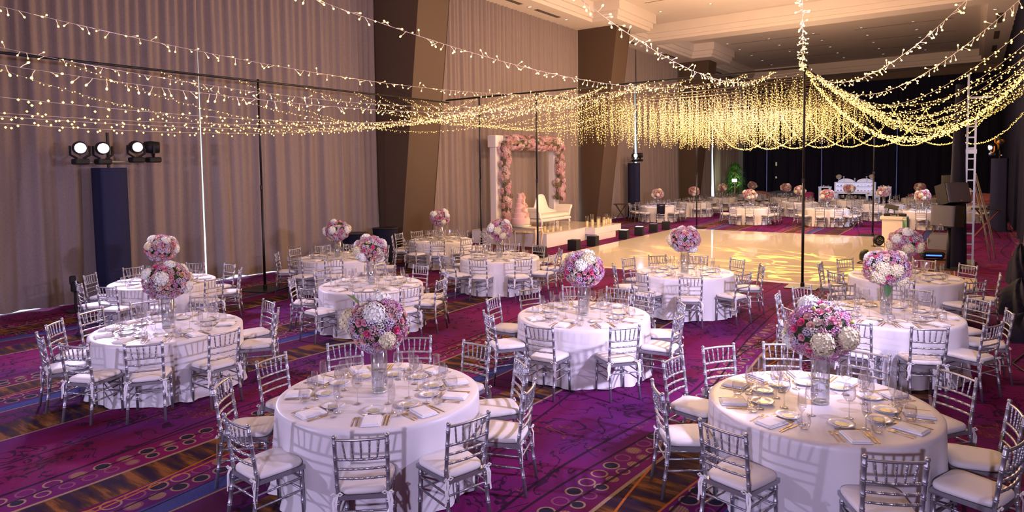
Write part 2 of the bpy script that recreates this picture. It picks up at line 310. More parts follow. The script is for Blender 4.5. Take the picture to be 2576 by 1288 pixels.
for y in (14.0, 19.0, 23.5, 28.5, 37.5, 41.5, 45.5, 49.5):
    b.box(-12.5, -7.4, y, y+.05, 10.292, 10.31); b.box(-5.6, -1.0, y, y+.05, 10.292, 10.31)
b.build('ceiling_slot', M['ceiling_dark'], ceil)
# downlights
pr = thing('ceiling_downlight', 'small round recessed downlight in the cream ceiling', 'downlight', (0, 0, 10.3), 0, 'recessed ceiling downlights')
MB().shell([(.075, -.004), (.105, -.012), (.11, 0)], 14).build('trim_ring', M['alu'], pr); MB().lathe([(.0001, -.003), (.075, -.004), (.06, .01)], 14).build('lens', M['lamp_lens'], pr)
register(pr); first = True
spots = [(-12.6+2.45*i, y, 10.3) for y in (16.6, 21.2, 25.8, 30.6, 36.0, 38.6, 41.2, 43.8, 46.6, 49.4, 52) for i in range(5)] + [(-15.2, y, ZC) for y in (20.0, 23.0, 26.0, 31.0, 34.2, 37.0, 47)] + [(.62, y, ZC) for y in (24.9, 30, 36, 41)]
for p in spots:
    o = pr if first else copy_tree(pr); first = False; o.location = p
# walls and windows
struct(MB().box(-17, -16.75, -7, 57, 0, 10.3).build('wall_left', M['wall']))
struct(MB().box(2.0, 2.2, -7, 57, 0, 10.3).build('wall_right', M['wall']))
struct(MB().box(-17, 2.2, 56, 56.3, 0, 10.3).build('wall_far', M['wall']))
struct(MB().box(-17, 2.2, -7, -6.8, 0, 10.3).build('wall_near', M['wall']))
for i, (a, c) in enumerate(((-6.5, 1.6), (3.4, 14.9), (16.7, 28.2), (30.0, 41.2), (43.0, 54.6))):
    w = thing('window_%d' % (i+1), 'tall daylit window behind the taupe curtains', 'window', (-16.7, (a+c)/2, 0)); del w['category']; struct(w)
    h = (c-a)/2; nb = 4
    for k in range(nb):
        u0 = -h+2*h*k/nb; MB().box(0, .03, u0+.05, u0+2*h/nb-.05, .05, ZC-.1).build('pane', M['daylight'], w)
    f = MB()
    for k in range(nb+1): u0 = -h+2*h*k/nb; f.box(-.02, .09, u0-.05, u0+.05, 0, ZC)
    f.box(-.02, .09, -h, h, ZC-.12, ZC); f.build('window_frame', M['black'], w)
for i, (a, c) in enumerate(((3.4, 14.9), (16.7, 28.2), (30.0, 41.2), (43.0, 54.6))):
    struct(MB().box(-16.74, -15.99, a, c, 0, .012).build('trim_%d' % (i+1), M['reflector']), 'added pale sill below the windows')  # pale strip added so daylight shows bright under the curtain hems
    al = bpy.data.lights.new('daylight', 'AREA'); al.shape = 'RECTANGLE'; al.size = .25; al.size_y = c-a-.4; al.energy = 90; al.color = (.75, .92, 1)
    ao = bpy.data.objects.new('daylight', al); COL.objects.link(ao); ao.location = (-16.42, (a+c)/2, 1.2)
def column(y0, k):
    o = thing('column', 'brown fabric-clad column slanting outward to the ceiling, %s' % k, 'column', (-15.9, y0, 0)); o['kind'] = 'structure'
    b = MB(); n = 6
    x0, x1, d = .93, 2.1, 1.45
    b.add([(-.9, 0, 0), (x0, 0, 0), (x1, 0, ZC), (-.9, 0, ZC), (-.9, d, 0), (x0, d, 0), (x1, d, ZC), (-.9, d, ZC)], [(0,1,2,3),(1,5,6,2),(5,4,7,6),(4,0,3,7)])
    b.build('cladding', M['column'], o)
    t = MB(); t.tube([(x0+.004, .012, 0), (x1+.004, .012, ZC)], .012, 6); t.tube([(x0+.004, d-.012, 0), (x1+.004, d-.012, ZC)], .012, 6); t.build('edge_trim', M['column'], o)
    MB().box(-.05, x0+.02, -.02, d+.02, 0, .12).build('plinth', M['black'], o)
column(15.0, 'nearest of the row'); column(28.3, 'second in the row'); column(41.4, 'third in the row'); column(1.7, 'left of the frame')

def curtain(name, label, y0, y1, x, z0, z1, seed, mat_, l_top=0, l_bot=0, r_top=0, r_bot=0, amp=1.0, res=17, axis='y', cat='curtain', hem=.05):
    rnd = random.Random(seed); ph = [rnd.uniform(0, 6.3) for _ in range(10)]
    n = max(8, int((y1-y0)*res*1.3)); zs = [0, .15, .4, .8, 1.3, 2, 3, 4.2, 5.5, 6.8, 8, 8.7, 9.1, 9.36, 20]
    rows = [z for z in zs if z < z1-z0-.01]+[z1-z0]; vs = []; fs = []
    for z in rows:
        s = 1-z/(z1-z0); e0 = l_top+(l_bot-l_top)*s; e1 = r_top+(r_bot-r_top)*s
        for i in range(n+1):
            q = i/n; yy = y0+e0+(y1+e1-y0-e0)*q; u = y0+(y1-y0)*q
            top = math.sin(2*PI*u/.235+ph[0]+1.3*math.sin(u*.9+ph[1]))
            mid = math.sin(2*PI*u/.62+ph[2]+2.2*math.sin(u*.55+ph[3]))
            lo = math.sin(2*PI*u/1.35+ph[4]+2.5*math.sin(u*.43+ph[5]))
            top = math.copysign(abs(top)**.6, top); d = amp*(.058*top*(1-.7*s)+.085*mid*(.25+.75*s)*(1 if mid > 0 else .6)+.10*lo*s*s)
            zz = z0+z
            if z == 0: zz += hem*(.5+.5*math.sin(u*1.1+ph[6]))*(.55+.45*math.sin(u*5.1+ph[7]))
            vs.append((x+d+.05*s*s, yy, zz) if axis == 'y' else (yy, x-d, zz))
    k = n+1
    for r in range(len(rows)-1):
        for i in range(n): fs.append((r*k+i, r*k+i+1, (r+1)*k+i+1, (r+1)*k+i))
    o = MB().add(vs, fs).build(name, mat_, None, True); tag(o, label, cat); return o
X = -15.95
curtain('curtain', 'taupe floor-length curtain left of the bright slit', 3.2, 9.02, X, .015, ZC, 1, M['curtain'], r_top=.10, r_bot=-.07, hem=.17)
curtain('curtain', 'taupe floor-length curtain between bright slit and first column', 9.07, 15.0, X, .015, ZC, 2, M['curtain'], l_top=0, l_bot=.02, r_top=.10, r_bot=-.03, hem=.12)
curtain('curtain', 'taupe curtain behind the flower arch and stage', 16.4, 28.25, X, .015, ZC, 3, M['curtain'], r_top=.05, r_bot=-.06)
curtain('curtain', 'taupe curtain left of the far stage light', 29.7, 34.9, X, .015, ZC, 4, M['curtain'], r_top=.18, r_bot=-.03, amp=1.2)
curtain('curtain', 'taupe curtain right of the far stage light', 35.0, 41.35, X, .015, ZC, 5, M['curtain'], l_top=-.02, l_bot=.03, amp=1.3)
curtain('curtain', 'taupe curtain in the far left corner', 42.8, 48.4, X, .015, ZC, 6, M['curtain'], r_top=.15, r_bot=-.05, amp=1.3)
curtain('curtain', 'taupe curtain at the far end by the black drapes', 48.5, 54.9, X, .015, ZC, 7, M['curtain'], amp=1.3)
curtain('curtain', 'taupe curtain outside the left of the picture', -6.6, 1.6, X, .015, ZC, 8, M['curtain'])
curtain('curtain', 'taupe curtain along the right wall beside the loudspeakers', 7.6, 24.2, 1.45, .015, ZC, 9, M['curtain'], amp=-1.5)
curtain('curtain', 'taupe curtain on the right wall outside the picture', -6.6, 7.4, 1.45, .015, ZC, 10, M['curtain'], amp=-1.5)
curtain('drape', 'black drape on the far right wall', 24.4, 55.2, 1.5, .02, ZC, 11, M['black_drape'], amp=-1.2, res=9, cat='drape')
for i, (a, c, l) in enumerate(((-15.6, -9.6, 'behind the green plant'), (-9.55, -4.6, 'behind the dessert shelves'), (-4.55, 1.4, 'right of the dessert shelves'))):
    curtain('drape', 'black floor-to-ceiling drape on the far wall '+l, a, c, 55.3, .02, 8.9, 20+i, M['black_drape'], amp=1.4, axis='x', res=9, cat='drape')
for x, l in ((-9.57, 'left of the dessert shelves'), (-4.57, 'right of the dessert shelves'), (-13.6, 'beside the green plant')):
    o = thing('slit_glow_rod', 'thin glowing rod standing for a blue-lit drape slit '+l, 'pole', (x, 54.9, 0)); MB().tube([(0, 0, .02), (0, 0, 6.0)], .03, 8).build('upright', M['slit_glow'], o); MB().lathe([(.2, 0), (.2, .02)], 12).build('base_plate', M['black'], o)  # glowing rods added where blue light shows at the drape gaps

# ================================================================== dance floor
X0, X1, Y0, Y1 = -10.85, -1.9, 16.45, 28.2
df = thing('dance_floor', 'glossy cream-white dance floor laid in square panels', 'dance floor', ((X0+X1)/2, (Y0+Y1)/2, 0))
nx, ny = 8, 10; pw, pl = (X1-X0)/nx, (Y1-Y0)/ny
me = MB().box(-pw/2+.002, pw/2-.002, -pl/2+.002, pl/2-.002, 0, .030).mesh('panel', M['floor_white'], False)
for i in range(nx):
    for j in range(ny): link('panel', me, df, (X0+pw*(i+.5)-(X0+X1)/2, Y0+pl*(j+.5)-(Y0+Y1)/2, 0))
b = MB(); hx, hy = (X1-X0)/2, (Y1-Y0)/2
b.add([(-hx-.06, -hy-.06, .001), (hx+.06, -hy-.06, .001), (hx+.06, hy+.06, .001), (-hx-.06, hy+.06, .001), (-hx, -hy, .029), (hx, -hy, .029), (hx, hy, .029), (-hx, hy, .029)], [(0,1,5,4),(1,2,6,5),(2,3,7,6),(3,0,4,7)])
b.build('edge_ramp', M['stage_white'], df)

# ================================================================== banquet chair
def ringed(p0, p1, r, rings, k=1.28, w=.006, cap_knob=False):
    """a turned bamboo-look pole with raised rings at the given fractions"""
    p0, p1 = Vector(p0), Vector(p1); L = (p1-p0).length; st = [(0, r)]
    for q in rings:
        d = w/L
        for j, kk in ((-2.2, 1), (-1.4, k), (-.5, 1.02), (.5, 1.02), (1.4, k), (2.2, 1)): st.append((q+j*d, r*kk))
    if cap_knob: st += [(1-.030/L, r), (1-.026/L, r*.8), (1-.016/L, r*1.25), (1-.004/L, r*1.05), (1, r*.5)]
    else: st.append((1, r))
    return [p0+(p1-p0)*q for q, _ in st], [a for _, a in st]
def chair_parts():
    P = []
    bs = lambda s: [(s*.195, -.265, 0), (s*.180, -.205, .42), (s*.183, -.200, .47), (s*.190, -.262, .925)]
    for s in (-1, 1):
        q = bs(s); b = MB(); n = 8
        pts, rad = ringed(q[0], q[1], .0155, (.42, .72, .94)); p2, r2 = ringed(q[2], q[3], .0155, (.12, .36, .60, .84), cap_knob=True)
        b.tube(pts+p2, rad+r2, n); P.append(('back_leg', b, 'silver'))
    for s in (-1, 1):
        b = MB(); pts, rad = ringed((s*.188, .190, 0), (s*.180, .178, .425), .0160, (.35, .62, .88)); b.tube(pts, rad, 8); P.append(('front_leg', b, 'silver'))
    b = MB(); b.add([(-.175, -.215, .415), (.175, -.215, .415), (.205, .205, .415), (-.205, .205, .415), (-.175, -.215, .450), (.175, -.215, .450), (.205, .205, .450), (-.205, .205, .450)], [(0,3,2,1),(4,5,6,7),(0,1,5,4),(1,2,6,5),(2,3,7,6),(3,0,4,7)])
    P.append(('seat_frame', b, 'silver'))
    def at(z):                                   # back post position at height z
        t = (z-.47)/(.925-.47); return .183+.007*t, -.200-.062*t
    for nm, z, r in (('top_rail', .888, .0115), ('back_rail', .735, .0110), ('back_rail', .660, .0105), ('back_rail', .585, .0105)):
        x, y = at(z); b = MB(); sag = -.020
        ks = [-1, -.6, -.2, .2, .6, 1]; pts = []; rad = []
        for a, c in zip(ks[:-1], ks[1:]):
            P0 = (x*a, y+sag*(1-a*a), z); P1 = (x*c, y+sag*(1-c*c), z); p, rr = ringed(P0, P1, r, (.5,) if nm != 'top_rail' else (), 1.3, .005); pts += p[:-1]; rad += rr[:-1]
        pts.append((x, y, z)); rad.append(r); b.tube(pts, rad, 6, False); P.append((nm, b, 'silver'))
    xt, yt = at(.888); xb, yb = at(.735)
    for i in range(5):
        u = (i-2)/2; b = MB(); p0 = (u*xb*.60, yb-.020*(1-.36*u*u), .735); p1 = (u*xt*.70, yt-.020*(1-.49*u*u), .885)
        pts, rad = ringed(p0, p1, .0070, (.22, .5, .78), 1.4, .005); b.tube(pts, rad, 6, False); P.append(('spindle', b, 'silver'))
    def st(p0, p1): b = MB(); p, r = ringed(p0, p1, .0085, (.33, .67), 1.35, .005); b.tube(p, r, 6, False); P.append(('stretcher', b, 'silver'))
    for z in (.345, .245):
        t = 1-z/.42
        for s in (-1, 1): st((s*(.180+.015*t), -.205-.06*t, z), (s*(.180+.008*t), .178+.012*t, z))
    st((-.183, -.217, .33), (.183, -.217, .33)); st((-.183, .182, .345), (.183, .182, .345)); st((-.184, .184, .245), (.184, .184, .245))
    # cushion: rounded pad
    b = MB(); vs = []; NN = 24
    def outline(k):
        o = []
        for i in range(NN):
            t = 2*PI*i/NN; c, s = math.cos(t), math.sin(t); e = .38
            x = math.copysign(abs(c)**e, c); y = math.copysign(abs(s)**e, s); o.append((x*(.198+.018*y)*k, y*.215*k-.004))
        return o
    lv = ((.90, .451), (.985, .458), (1.0, .472), (.985, .490), (.92, .502), (.6, .507), (.25, .508))
    for k, z in lv: vs += [(x, y, z) for x, y in outline(k)]
    fs = [(r*NN+i, r*NN+(i+1) % NN, (r+1)*NN+(i+1) % NN, (r+1)*NN+i) for r in range(len(lv)-1) for i in range(NN)]
    fs += [tuple(range(NN-1, -1, -1)), tuple(range((len(lv)-1)*NN, len(lv)*NN))]; b.add(vs, fs); P.append(('cushion', b, 'cushion'))
    return P
def ribbon_mesh(s):
    b = MB(); x, y, z = s*.184, -.222, .468; w = .009
    def strip(pts):
        vs = []
        for p in pts: vs += [(p[0]-w, p[1], p[2]), (p[0]+w, p[1], p[2]+.002)]
        b.add(vs, [(2*i, 2*i+1, 2*i+3, 2*i+2) for i in range(len(pts)-1)])
    strip([(x+s*.012, y, z), (x+s*.030, y-.016, z-.06), (x+s*.024, y-.020, z-.13), (x+s*.034, y-.018, z-.20)])
    strip([(x-s*.004, y-.002, z), (x+s*.006, y-.018, z-.05), (x+s*.012, y-.014, z-.11), (x+s*.008, y-.018, z-.15)])
    for k in (1, -1):      # bow loops
        pts = [(x+k*.003, y-.006, z), (x+k*.022, y-.014, z+.016), (x+k*.040, y-.016, z+.004), (x+k*.024, y-.012, z-.010), (x, y-.008, z)]
        b.tube(pts, [.004, .006, .007, .006, .004], 5)
    b.tube([(x-s*.022, y+.012, z), (x-s*.004, y-.010, z), (x+s*.022, y-.004, z)], .006, 5)
    return b
CP = chair_parts(); RIB = [ribbon_mesh(s) for s in (-1, 1)]
chair_src = thing('banquet_chair', 'x', 'chair')
for nm, bmx, mt in CP:
    o = bmx.build(nm, M[mt], chair_src, True)
    if nm == 'seat_frame': o.data.polygons.foreach_set('use_smooth', [False]*len(o.data.polygons))
    if nm == 'cushion':
        for r_ in RIB: r_.build('tie_ribbon', M['ribbon'], o, True)
register(chair_src)
far_chair = MB()
for nm, bmx, mt in CP: far_chair.merge(bmx, None, 1 if mt == 'cushion' else 0)
FAR_CHAIR = far_chair.mesh('banquet_chair', [M['silver'], M['cushion']])
first_chair = [True]
def put_chair(x, y, rz, label, group, far=False):
    if far: o = link('banquet_chair', FAR_CHAIR); tag(o, label, 'chair', group)
    elif first_chair[0]: o = chair_src; first_chair[0] = False; o['label'] = label; o['group'] = group
    else: o = copy_tree(chair_src); o['label'] = label; o['group'] = group
    o.location = (x, y, 0); o.rotation_euler = (0, 0, rz); return o

# ================================================================== table, cloth
TR, TZ = .915, .760
def cloth_mesh(seed):
    rnd = random.Random(seed); ph = [rnd.uniform(0, 6.3) for _ in range(8)]; n = 176; vs = [(0, 0, TZ+.004)]; fs = []
    rows = [(.45, TZ+.004), (.86, TZ+.004), (.905, TZ+.003), (.921, TZ-.008)]
    rings = []
    for r, z in rows: rings.append([(r*math.cos(2*PI*i/n), r*math.sin(2*PI*i/n), z) for i in range(n)])
    for s in (.06, .14, .24, .36, .50, .64, .78, .90, .97, 1.0):
        rg = []
        for i in range(n):
            t = 2*PI*i/n
            f = math.sin(13*t+ph[0]+1.1*math.sin(3*t+ph[1]))*.6+math.sin(21*t+ph[2]+1.5*math.sin(2*t+ph[3]))*.4
            f = math.copysign(abs(f)**.8, f); w = .55+.45*math.sin(4*t+ph[4])
            g2 = .5+.5*math.sin(31*t+ph[5]+2*math.sin(5*t+ph[6]))
            r = .924+.012*s+.046*s**.8*f*w+.014*s*g2+(.028*max(0, s-.88)/.12*(.5+.5*f))
            z = TZ*(1-s)+.006+(.012*(.5+.5*math.sin(9*t+ph[7])) if s > .96 else 0)
            rg.append((r*math.cos(t), r*math.sin(t), z))
        rings.append(rg)
    for rg in rings: vs += rg
    fs += [(0, 1+i, 1+(i+1) % n) for i in range(n)]
    for q in range(len(rings)-1):
        for i in range(n): j = (i+1) % n; fs.append((1+q*n+i, 1+(q+1)*n+i, 1+(q+1)*n+j, 1+q*n+j))
    return MB().add(vs, fs).mesh('tablecloth', M['cloth'])
CLOTH = [cloth_mesh(s) for s in range(4)]
table_src = thing('round_table', 'x', 'table')
MB().lathe([(.0001, TZ-.03), (.90, TZ-.03), (.905, TZ-.015), (.90, TZ), (.0001, TZ)], 40).build('tabletop', M['wood'], table_src)
for sx in (-1, 1):
    for sy in (-1, 1): MB().tube([(sx*.45, sy*.45, 0), (sx*.40, sy*.40, TZ-.03)], .016, 8).build('leg', M['black'], table_src)
register(table_src); first_table = [True]

# ================================================================== tableware
def wine(bowl, h, hb, n=14):
    foot = [(.034, .001), (.034, .004), (.012, .007), (.0045, .014), (.004, h-hb-.012), (.010, h-hb-.002)]
    b = MB(); b.shell([(.0005, .001)]+foot+[(bowl*.55, h-hb+.008), (bowl*.85, h-hb+.028), (bowl, h-hb+.055), (bowl*.98, h-hb+.07), (bowl*.90, h-.03), (bowl*.82, h)], n); return b
WINE = wine(.051, .272, .135).mesh('wine_glass', M['glass']); FLUTE = wine(.034, .255, .155, 12).mesh('champagne_flute', M['glass'])
TUMB = MB().shell([(.0005, .003), (.030, .002), (.042, .014), (.053, .052), (.051, .08), (.043, .114)], 14).mesh('stemless_glass', M['glass'])
def plate_mesh():
    b = MB(); b.shell([(.0005, .006), (.062, .005), (.074, .010), (.100, .018), (.1005, .0165), (.074, .004), (.058, .000), (.0005, .000)], 24); b.m = 1; b.shell([(.0005, .0072), (.034, .0070), (.050, .0066)], 20); return b.mesh('bread_plate', [M['plate'], M['plate_gold']])
PLATE = plate_mesh()
def cutlery(kind):
    b = MB()
    def flat(pts):                       # (along, halfwidth, z)
        vs = []; th = .0022
        for u, w, z in pts: vs += [(u, -w, z+.0005), (u, w, z+.0005), (u, w*.8, z+th), (u, -w*.8, z+th)]
        fs = [(3, 2, 1, 0)]
        for i in range(len(pts)-1):
            k = 4*i
            for a, c in ((0, 1), (1, 2), (2, 3), (3, 0)): fs.append((k+a, k+c, k+4+c, k+4+a))
        k = 4*(len(pts)-1); fs.append((k, k+1, k+2, k+3)); b.add(vs, fs)
    if kind == 'knife': flat([(-.11, .005, 0), (-.10, .0075, 0), (-.02, .0055, .001), (.0, .005, .001), (.005, .0085, 0), (.08, .0095, 0), (.105, .006, 0), (.115, .001, 0)])
    elif kind == 'spoon': flat([(-.09, .005, 0), (-.08, .0065, 0), (.02, .003, .003), (.035, .004, .003), (.045, .013, .001), (.062, .018, 0), (.08, .015, .001), (.09, .003, .002)])
    else:
        flat([(-.10, .005, 0), (-.09, .007, 0), (.02, .003, .004), (.035, .006, .004), (.045, .0115, .003), (.055, .012, .002)])
        for k in range(4): flat([(.054, .0016, .002), (.080, .0014, .001), (.098, .0007, .002)]) if False else None
        for k in range(4):
            w = -.009+.006*k; vs = []
            for u, z in ((.054, .002), (.080, .0005), (.098, .002)): vs += [(u, w-.0017, z+.0004), (u, w+.0017, z+.0004), (u, w+.0012, z+.0022), (u, w-.0012, z+.0022)]
            fs = []
            for i in range(2):
                for a, c in ((0, 1), (1, 2), (2, 3), (3, 0)): fs.append((4*i+a, 4*i+c, 4*i+4+c, 4*i+4+a))
            fs.append((8, 9, 10, 11)); b.add(vs, fs)
    return b.mesh(kind, M['gold'], False)
FORK, KNIFE, SPOON = cutlery('fork'), cutlery('knife'), cutlery('spoon')
def napkin_mesh(seed):
    rnd = random.Random(seed); b = MB()
    for L in range(3):
        k = L*.006; dx, dy = rnd.uniform(-.004, .004), rnd.uniform(-.004, .004); b.bev(-.112+k+dx, .112-k+dx, -.080+k+dy, .080-k+dy, .0005+L*.0072, .0085+L*.0072, .0035)
    n = 6; vs = []                       # soft ripples on the top layer
    for j in range(n+1):
        for i in range(n+1):
            u, v = -1+2*i/n, -1+2*j/n; vs.append((u*.094, v*.060, .0231+.006*(1-u**4)*(1-v**4)*(.6+.4*math.sin(3*u+2*v+seed*2))))
    b.add(vs, [(j*(n+1)+i, j*(n+1)+i+1, (j+1)*(n+1)+i+1, (j+1)*(n+1)+i) for j in range(n) for i in range(n)])
    return b.mesh('napkin', M['napkin'], False)
NAPKIN = [napkin_mesh(s) for s in range(3)]

# ================================================================== flowers
rnd = random.Random(5)
def petal(b, c, d, up, L, W, cup=.25):
    """one four-vertex bent petal starting at c heading d"""
    d = Vector(d).normalized(); up = Vector(up).normalized(); s = d.cross(up).normalized(); c = Vector(c)
    b.add([c, c+d*L*.55+s*W*.5+up*L*cup*.5, c+d*L+up*L*cup, c+d*L*.55-s*W*.5+up*L*cup*.5], [(0, 1, 2, 3)])
def frame(nv):
    nv = Vector(nv).normalized(); a = nv.orthogonal().normalized(); return nv, a, nv.cross(a)
def floret(b, c, nv, r, rnd, k=4):
    nv, a, e = frame(nv); t0 = rnd.uniform(0, 6)
    for i in range(k):
        t = t0+2*PI*i/k; petal(b, c, a*math.cos(t)+e*math.sin(t)+nv*.25, nv, r, r*.95, .15)
def dome_pts(n, lo=-.25):
    out = []
    for i in range(n):
        z = 1-(1-lo)*(i+.5)/n; t = i*2.39996; q = math.sqrt(max(0, 1-z*z)); out.append(Vector((q*math.cos(t), q*math.sin(t), z)))
    return out
def hydrangea(seed, n=68):
    rnd = random.Random(seed); b = MB(); b.ball((0, 0, .03), .064, 10, 6, (1, 1, .72))
    for p in dome_pts(n): q = Vector((p.x*.078, p.y*.078, .030+p.z*.052))*rnd.uniform(.94, 1.06); floret(b, q, p+Vector((rnd.uniform(-.3, .3), rnd.uniform(-.3, .3), rnd.uniform(-.2, .3))), .020, rnd)
    return b
def rose(seed):
    rnd = random.Random(seed); b = MB(); b.ball((0, 0, .016), .013, 6, 4, (1, 1, 1.2))
    for r, h, k, lean in ((.012, .032, 4, .15), (.020, .030, 5, .35), (.028, .024, 6, .75), (.033, .014, 6, 1.2)):
        t0 = rnd.uniform(0, 6)
        for i in range(k):
            t = t0+2*PI*i/k; c, s = math.cos(t), math.sin(t); w = r*2.4/k*1.9; tx, ty = -s*w, c*w
            b.add([(c*r*.45-tx*.4, s*r*.45-ty*.4, .002), (c*r*.45+tx*.4, s*r*.45+ty*.4, .002), (c*r+tx*.8, s*r+ty*.8, h*.75), (c*r*(1+.25*lean), s*r*(1+.25*lean), h), (c*r-tx*.8, s*r-ty*.8, h*.75)], [(0, 1, 2, 3, 4)])
    return b
def filler(seed, n=28, R_=.045, fl=.0108):
    rnd = random.Random(seed); b = MB()
    for p in dome_pts(n, 0.05):
        q = Vector((p.x*R_, p.y*R_, .018+p.z*R_*.62))*rnd.uniform(.8, 1.12); floret(b, q, p+Vector((rnd.uniform(-.4, .4), rnd.uniform(-.4, .4), .2)), fl, rnd, 5)
    return b
def leafm():
    b = MB(); L = .085
    for s in (-1, 1):
        vs = [(0, 0, 0), (L*.35, s*.020, .006), (L*.65, s*.019, .004), (L, 0, -.012), (L*.6, 0, -.001), (L*.3, 0, 0)]
        b.add(vs, [(0, 1, 5), (1, 2, 4, 5), (2, 3, 4)] if s > 0 else [(5, 1, 0), (5, 4, 2, 1), (4, 3, 2)])
    return b
HY = [hydrangea(i) for i in (1, 2)]; RO = [rose(i) for i in (3, 4)]; FI = [filler(5), filler(6, 20, .034, .010)]; LE = leafm()
HYM = [x.mesh('hydrangea', M[c], False) for x in HY for c in ('hyd_white', 'hyd_cream', 'hyd_white')]
ROM = {c: RO[i % 2].mesh('rose', M[c], True) for i, c in enumerate(('rose_pink', 'rose_peach', 'rose_hot', 'rose_cream'))}
FIM = {c: [f.mesh('blossom_cluster', M[c], False) for f in FI] for c in ('fill_mauve', 'fill_lav', 'fill_white', 'fill_dusty')}
LEM = LE.mesh('leaf', M['leaf'], True); BUD = MB().ball((0, 0, .02), .016, 6, 5, (1, 1, 1.3)).mesh('bud', M['lime'])
CORE = MB().ball((0, 0, 0), .225, 14, 9, (1, 1, .86), .06, random.Random(2)).mesh('foliage', M['moss'])
RX, RZ = .285, .245
def rot_to(nv, spin):
    q = Vector((0, 0, 1)).rotation_difference(Vector(nv)); return (q.to_matrix() @ Matrix.Rotation(spin, 3, 'Z')).to_euler()
def bouquet_plan(seed):
    """(mesh kind, unit normal, depth, scale) for one ball of flowers"""
    rnd = random.Random(seed); out = []; taken = []
    def place(kind, n, rad, sc, depth, tries=60, lo=-.85):
        for _ in range(n):
            for _t in range(tries):
                z = rnd.uniform(lo, 1); t = rnd.uniform(0, 2*PI); q = math.sqrt(1-z*z); p = Vector((q*math.cos(t), q*math.sin(t), z))
                if all(p.angle(o) > rad+r2 for o, r2 in taken): break
            else: continue
            taken.append((p, rad)); out.append((kind, p, depth+rnd.uniform(-.012, .012), sc*rnd.uniform(.85, 1.15), rnd.uniform(0, 6.3), rnd.random()))
    place('h', 7, .26, 1.05, .0, 200); place('r', 44, .095, .92, .020, 80); place('f', 95, .105, 1.0, .010, 60, -.95)
    for _ in range(26):
        z = rnd.uniform(-1, 1); t = rnd.uniform(0, 2*PI); q = math.sqrt(1-z*z); out.append(('l', Vector((q*math.cos(t), q*math.sin(t), z)), -.02, rnd.uniform(.8, 1.3), rnd.uniform(0, 6.3), rnd.random()))
    for _ in range(4):
        z = rnd.uniform(-.5, 1); t = rnd.uniform(0, 2*PI); q = math.sqrt(1-z*z); out.append(('b', Vector((q*math.cos(t), q*math.sin(t), z)), .02, 1, 0, 0))
    return out
def pick(kind, u):
    if kind == 'h': return HYM[int(u*len(HYM)) % len(HYM)]
    if kind == 'r': return ROM[('rose_pink', 'rose_peach', 'rose_pink', 'rose_cream', 'rose_hot', 'rose_peach')[int(u*6) % 6]]
    if kind == 'f': c = ('fill_mauve', 'fill_lav', 'fill_dusty', 'fill_mauve', 'fill_lav', 'fill_dusty', 'fill_white')[int(u*7) % 7]; return FIM[c][int(u*70) % 2]
    return LEM if kind == 'l' else BUD
NM = dict(h='hydrangea', r='rose', f='blossom_cluster', l='leaf', b='bud')
def bouquet(x, y, z, seed, label, sc_=1.0):
    o = thing('flower_bouquet', label, 'bouquet', (x, y, z), 0, 'round flower centrepieces'); o.scale = (sc_, sc_, sc_)
    link('foliage', CORE, o)
    for kind, p, dp, s, spin, u in bouquet_plan(seed):
        loc = (p.x*(RX+dp-.045), p.y*(RX+dp-.045), p.z*(RZ+dp-.045))
        nv = p if kind != 'l' else (p+p.orthogonal()*.9)
        link(NM[kind], pick(kind, u), o, loc, rot_to(nv, spin), (s, s, s))
    return o
def far_bouquet_mesh(seed):
    b = MB(); mats = [M['moss']]; idx = {'foliage_core': 0}
    b.ball((0, 0, 0), .235, 10, 7, (1, 1, .86))
    for kind, p, dp, s, spin, u in bouquet_plan(seed):
        if kind in 'lb': continue
        me = pick(kind, u); mt = me.materials[0]
        if mt.name not in idx: idx[mt.name] = len(mats); mats.append(mt)
        loc = Vector((p.x*(RX+dp-.045), p.y*(RX+dp-.045), p.z*(RZ+dp-.045))); E3 = rot_to(p, spin).to_matrix().to_4x4()
        mm = Matrix.Translation(loc) @ E3 @ Matrix.Scale(s, 4); k = len(b.v)
        b.v += [tuple(mm @ v.co) for v in me.vertices]; b.f += [tuple(i+k for i in q.vertices) for q in me.polygons]; b.mi += [idx[mt.name]]*len(me.polygons)
    return b.mesh('flower_bouquet', mats, False)
# tall cylinder vase
def vase(x, y, label, number=False):
    o = thing('cylinder_vase', label, 'vase', (x, y, TZ+.006), 0, 'tall glass vases')
    link('glass_wall', VG, o); link('glass_base', VB, o); link('water', VW, o); return o
VG = MB().shell([(.0745, .002), (.076, .02), (.076, .405), (.0735, .407), (.0725, .40), (.0725, .03)], 28).mesh('glass_wall', M['vase_glass'])
VB = MB().lathe([(.0001, .001), (.074, .001), (.0745, .022), (.0001, .026)], 24).mesh('glass_base', M['gold']) if False else MB().lathe([(.0001, .001), (.0735, .001), (.0735, .018), (.0001, .020)], 24).mesh('glass_base', M['plate_gold'])  # gold colour stands in for the reflection in the thick glass base
VW = MB().lathe([(.0001, .022), (.0718, .022), (.0718, .20), (.0001, .20)], 24).mesh('water', M['water'])

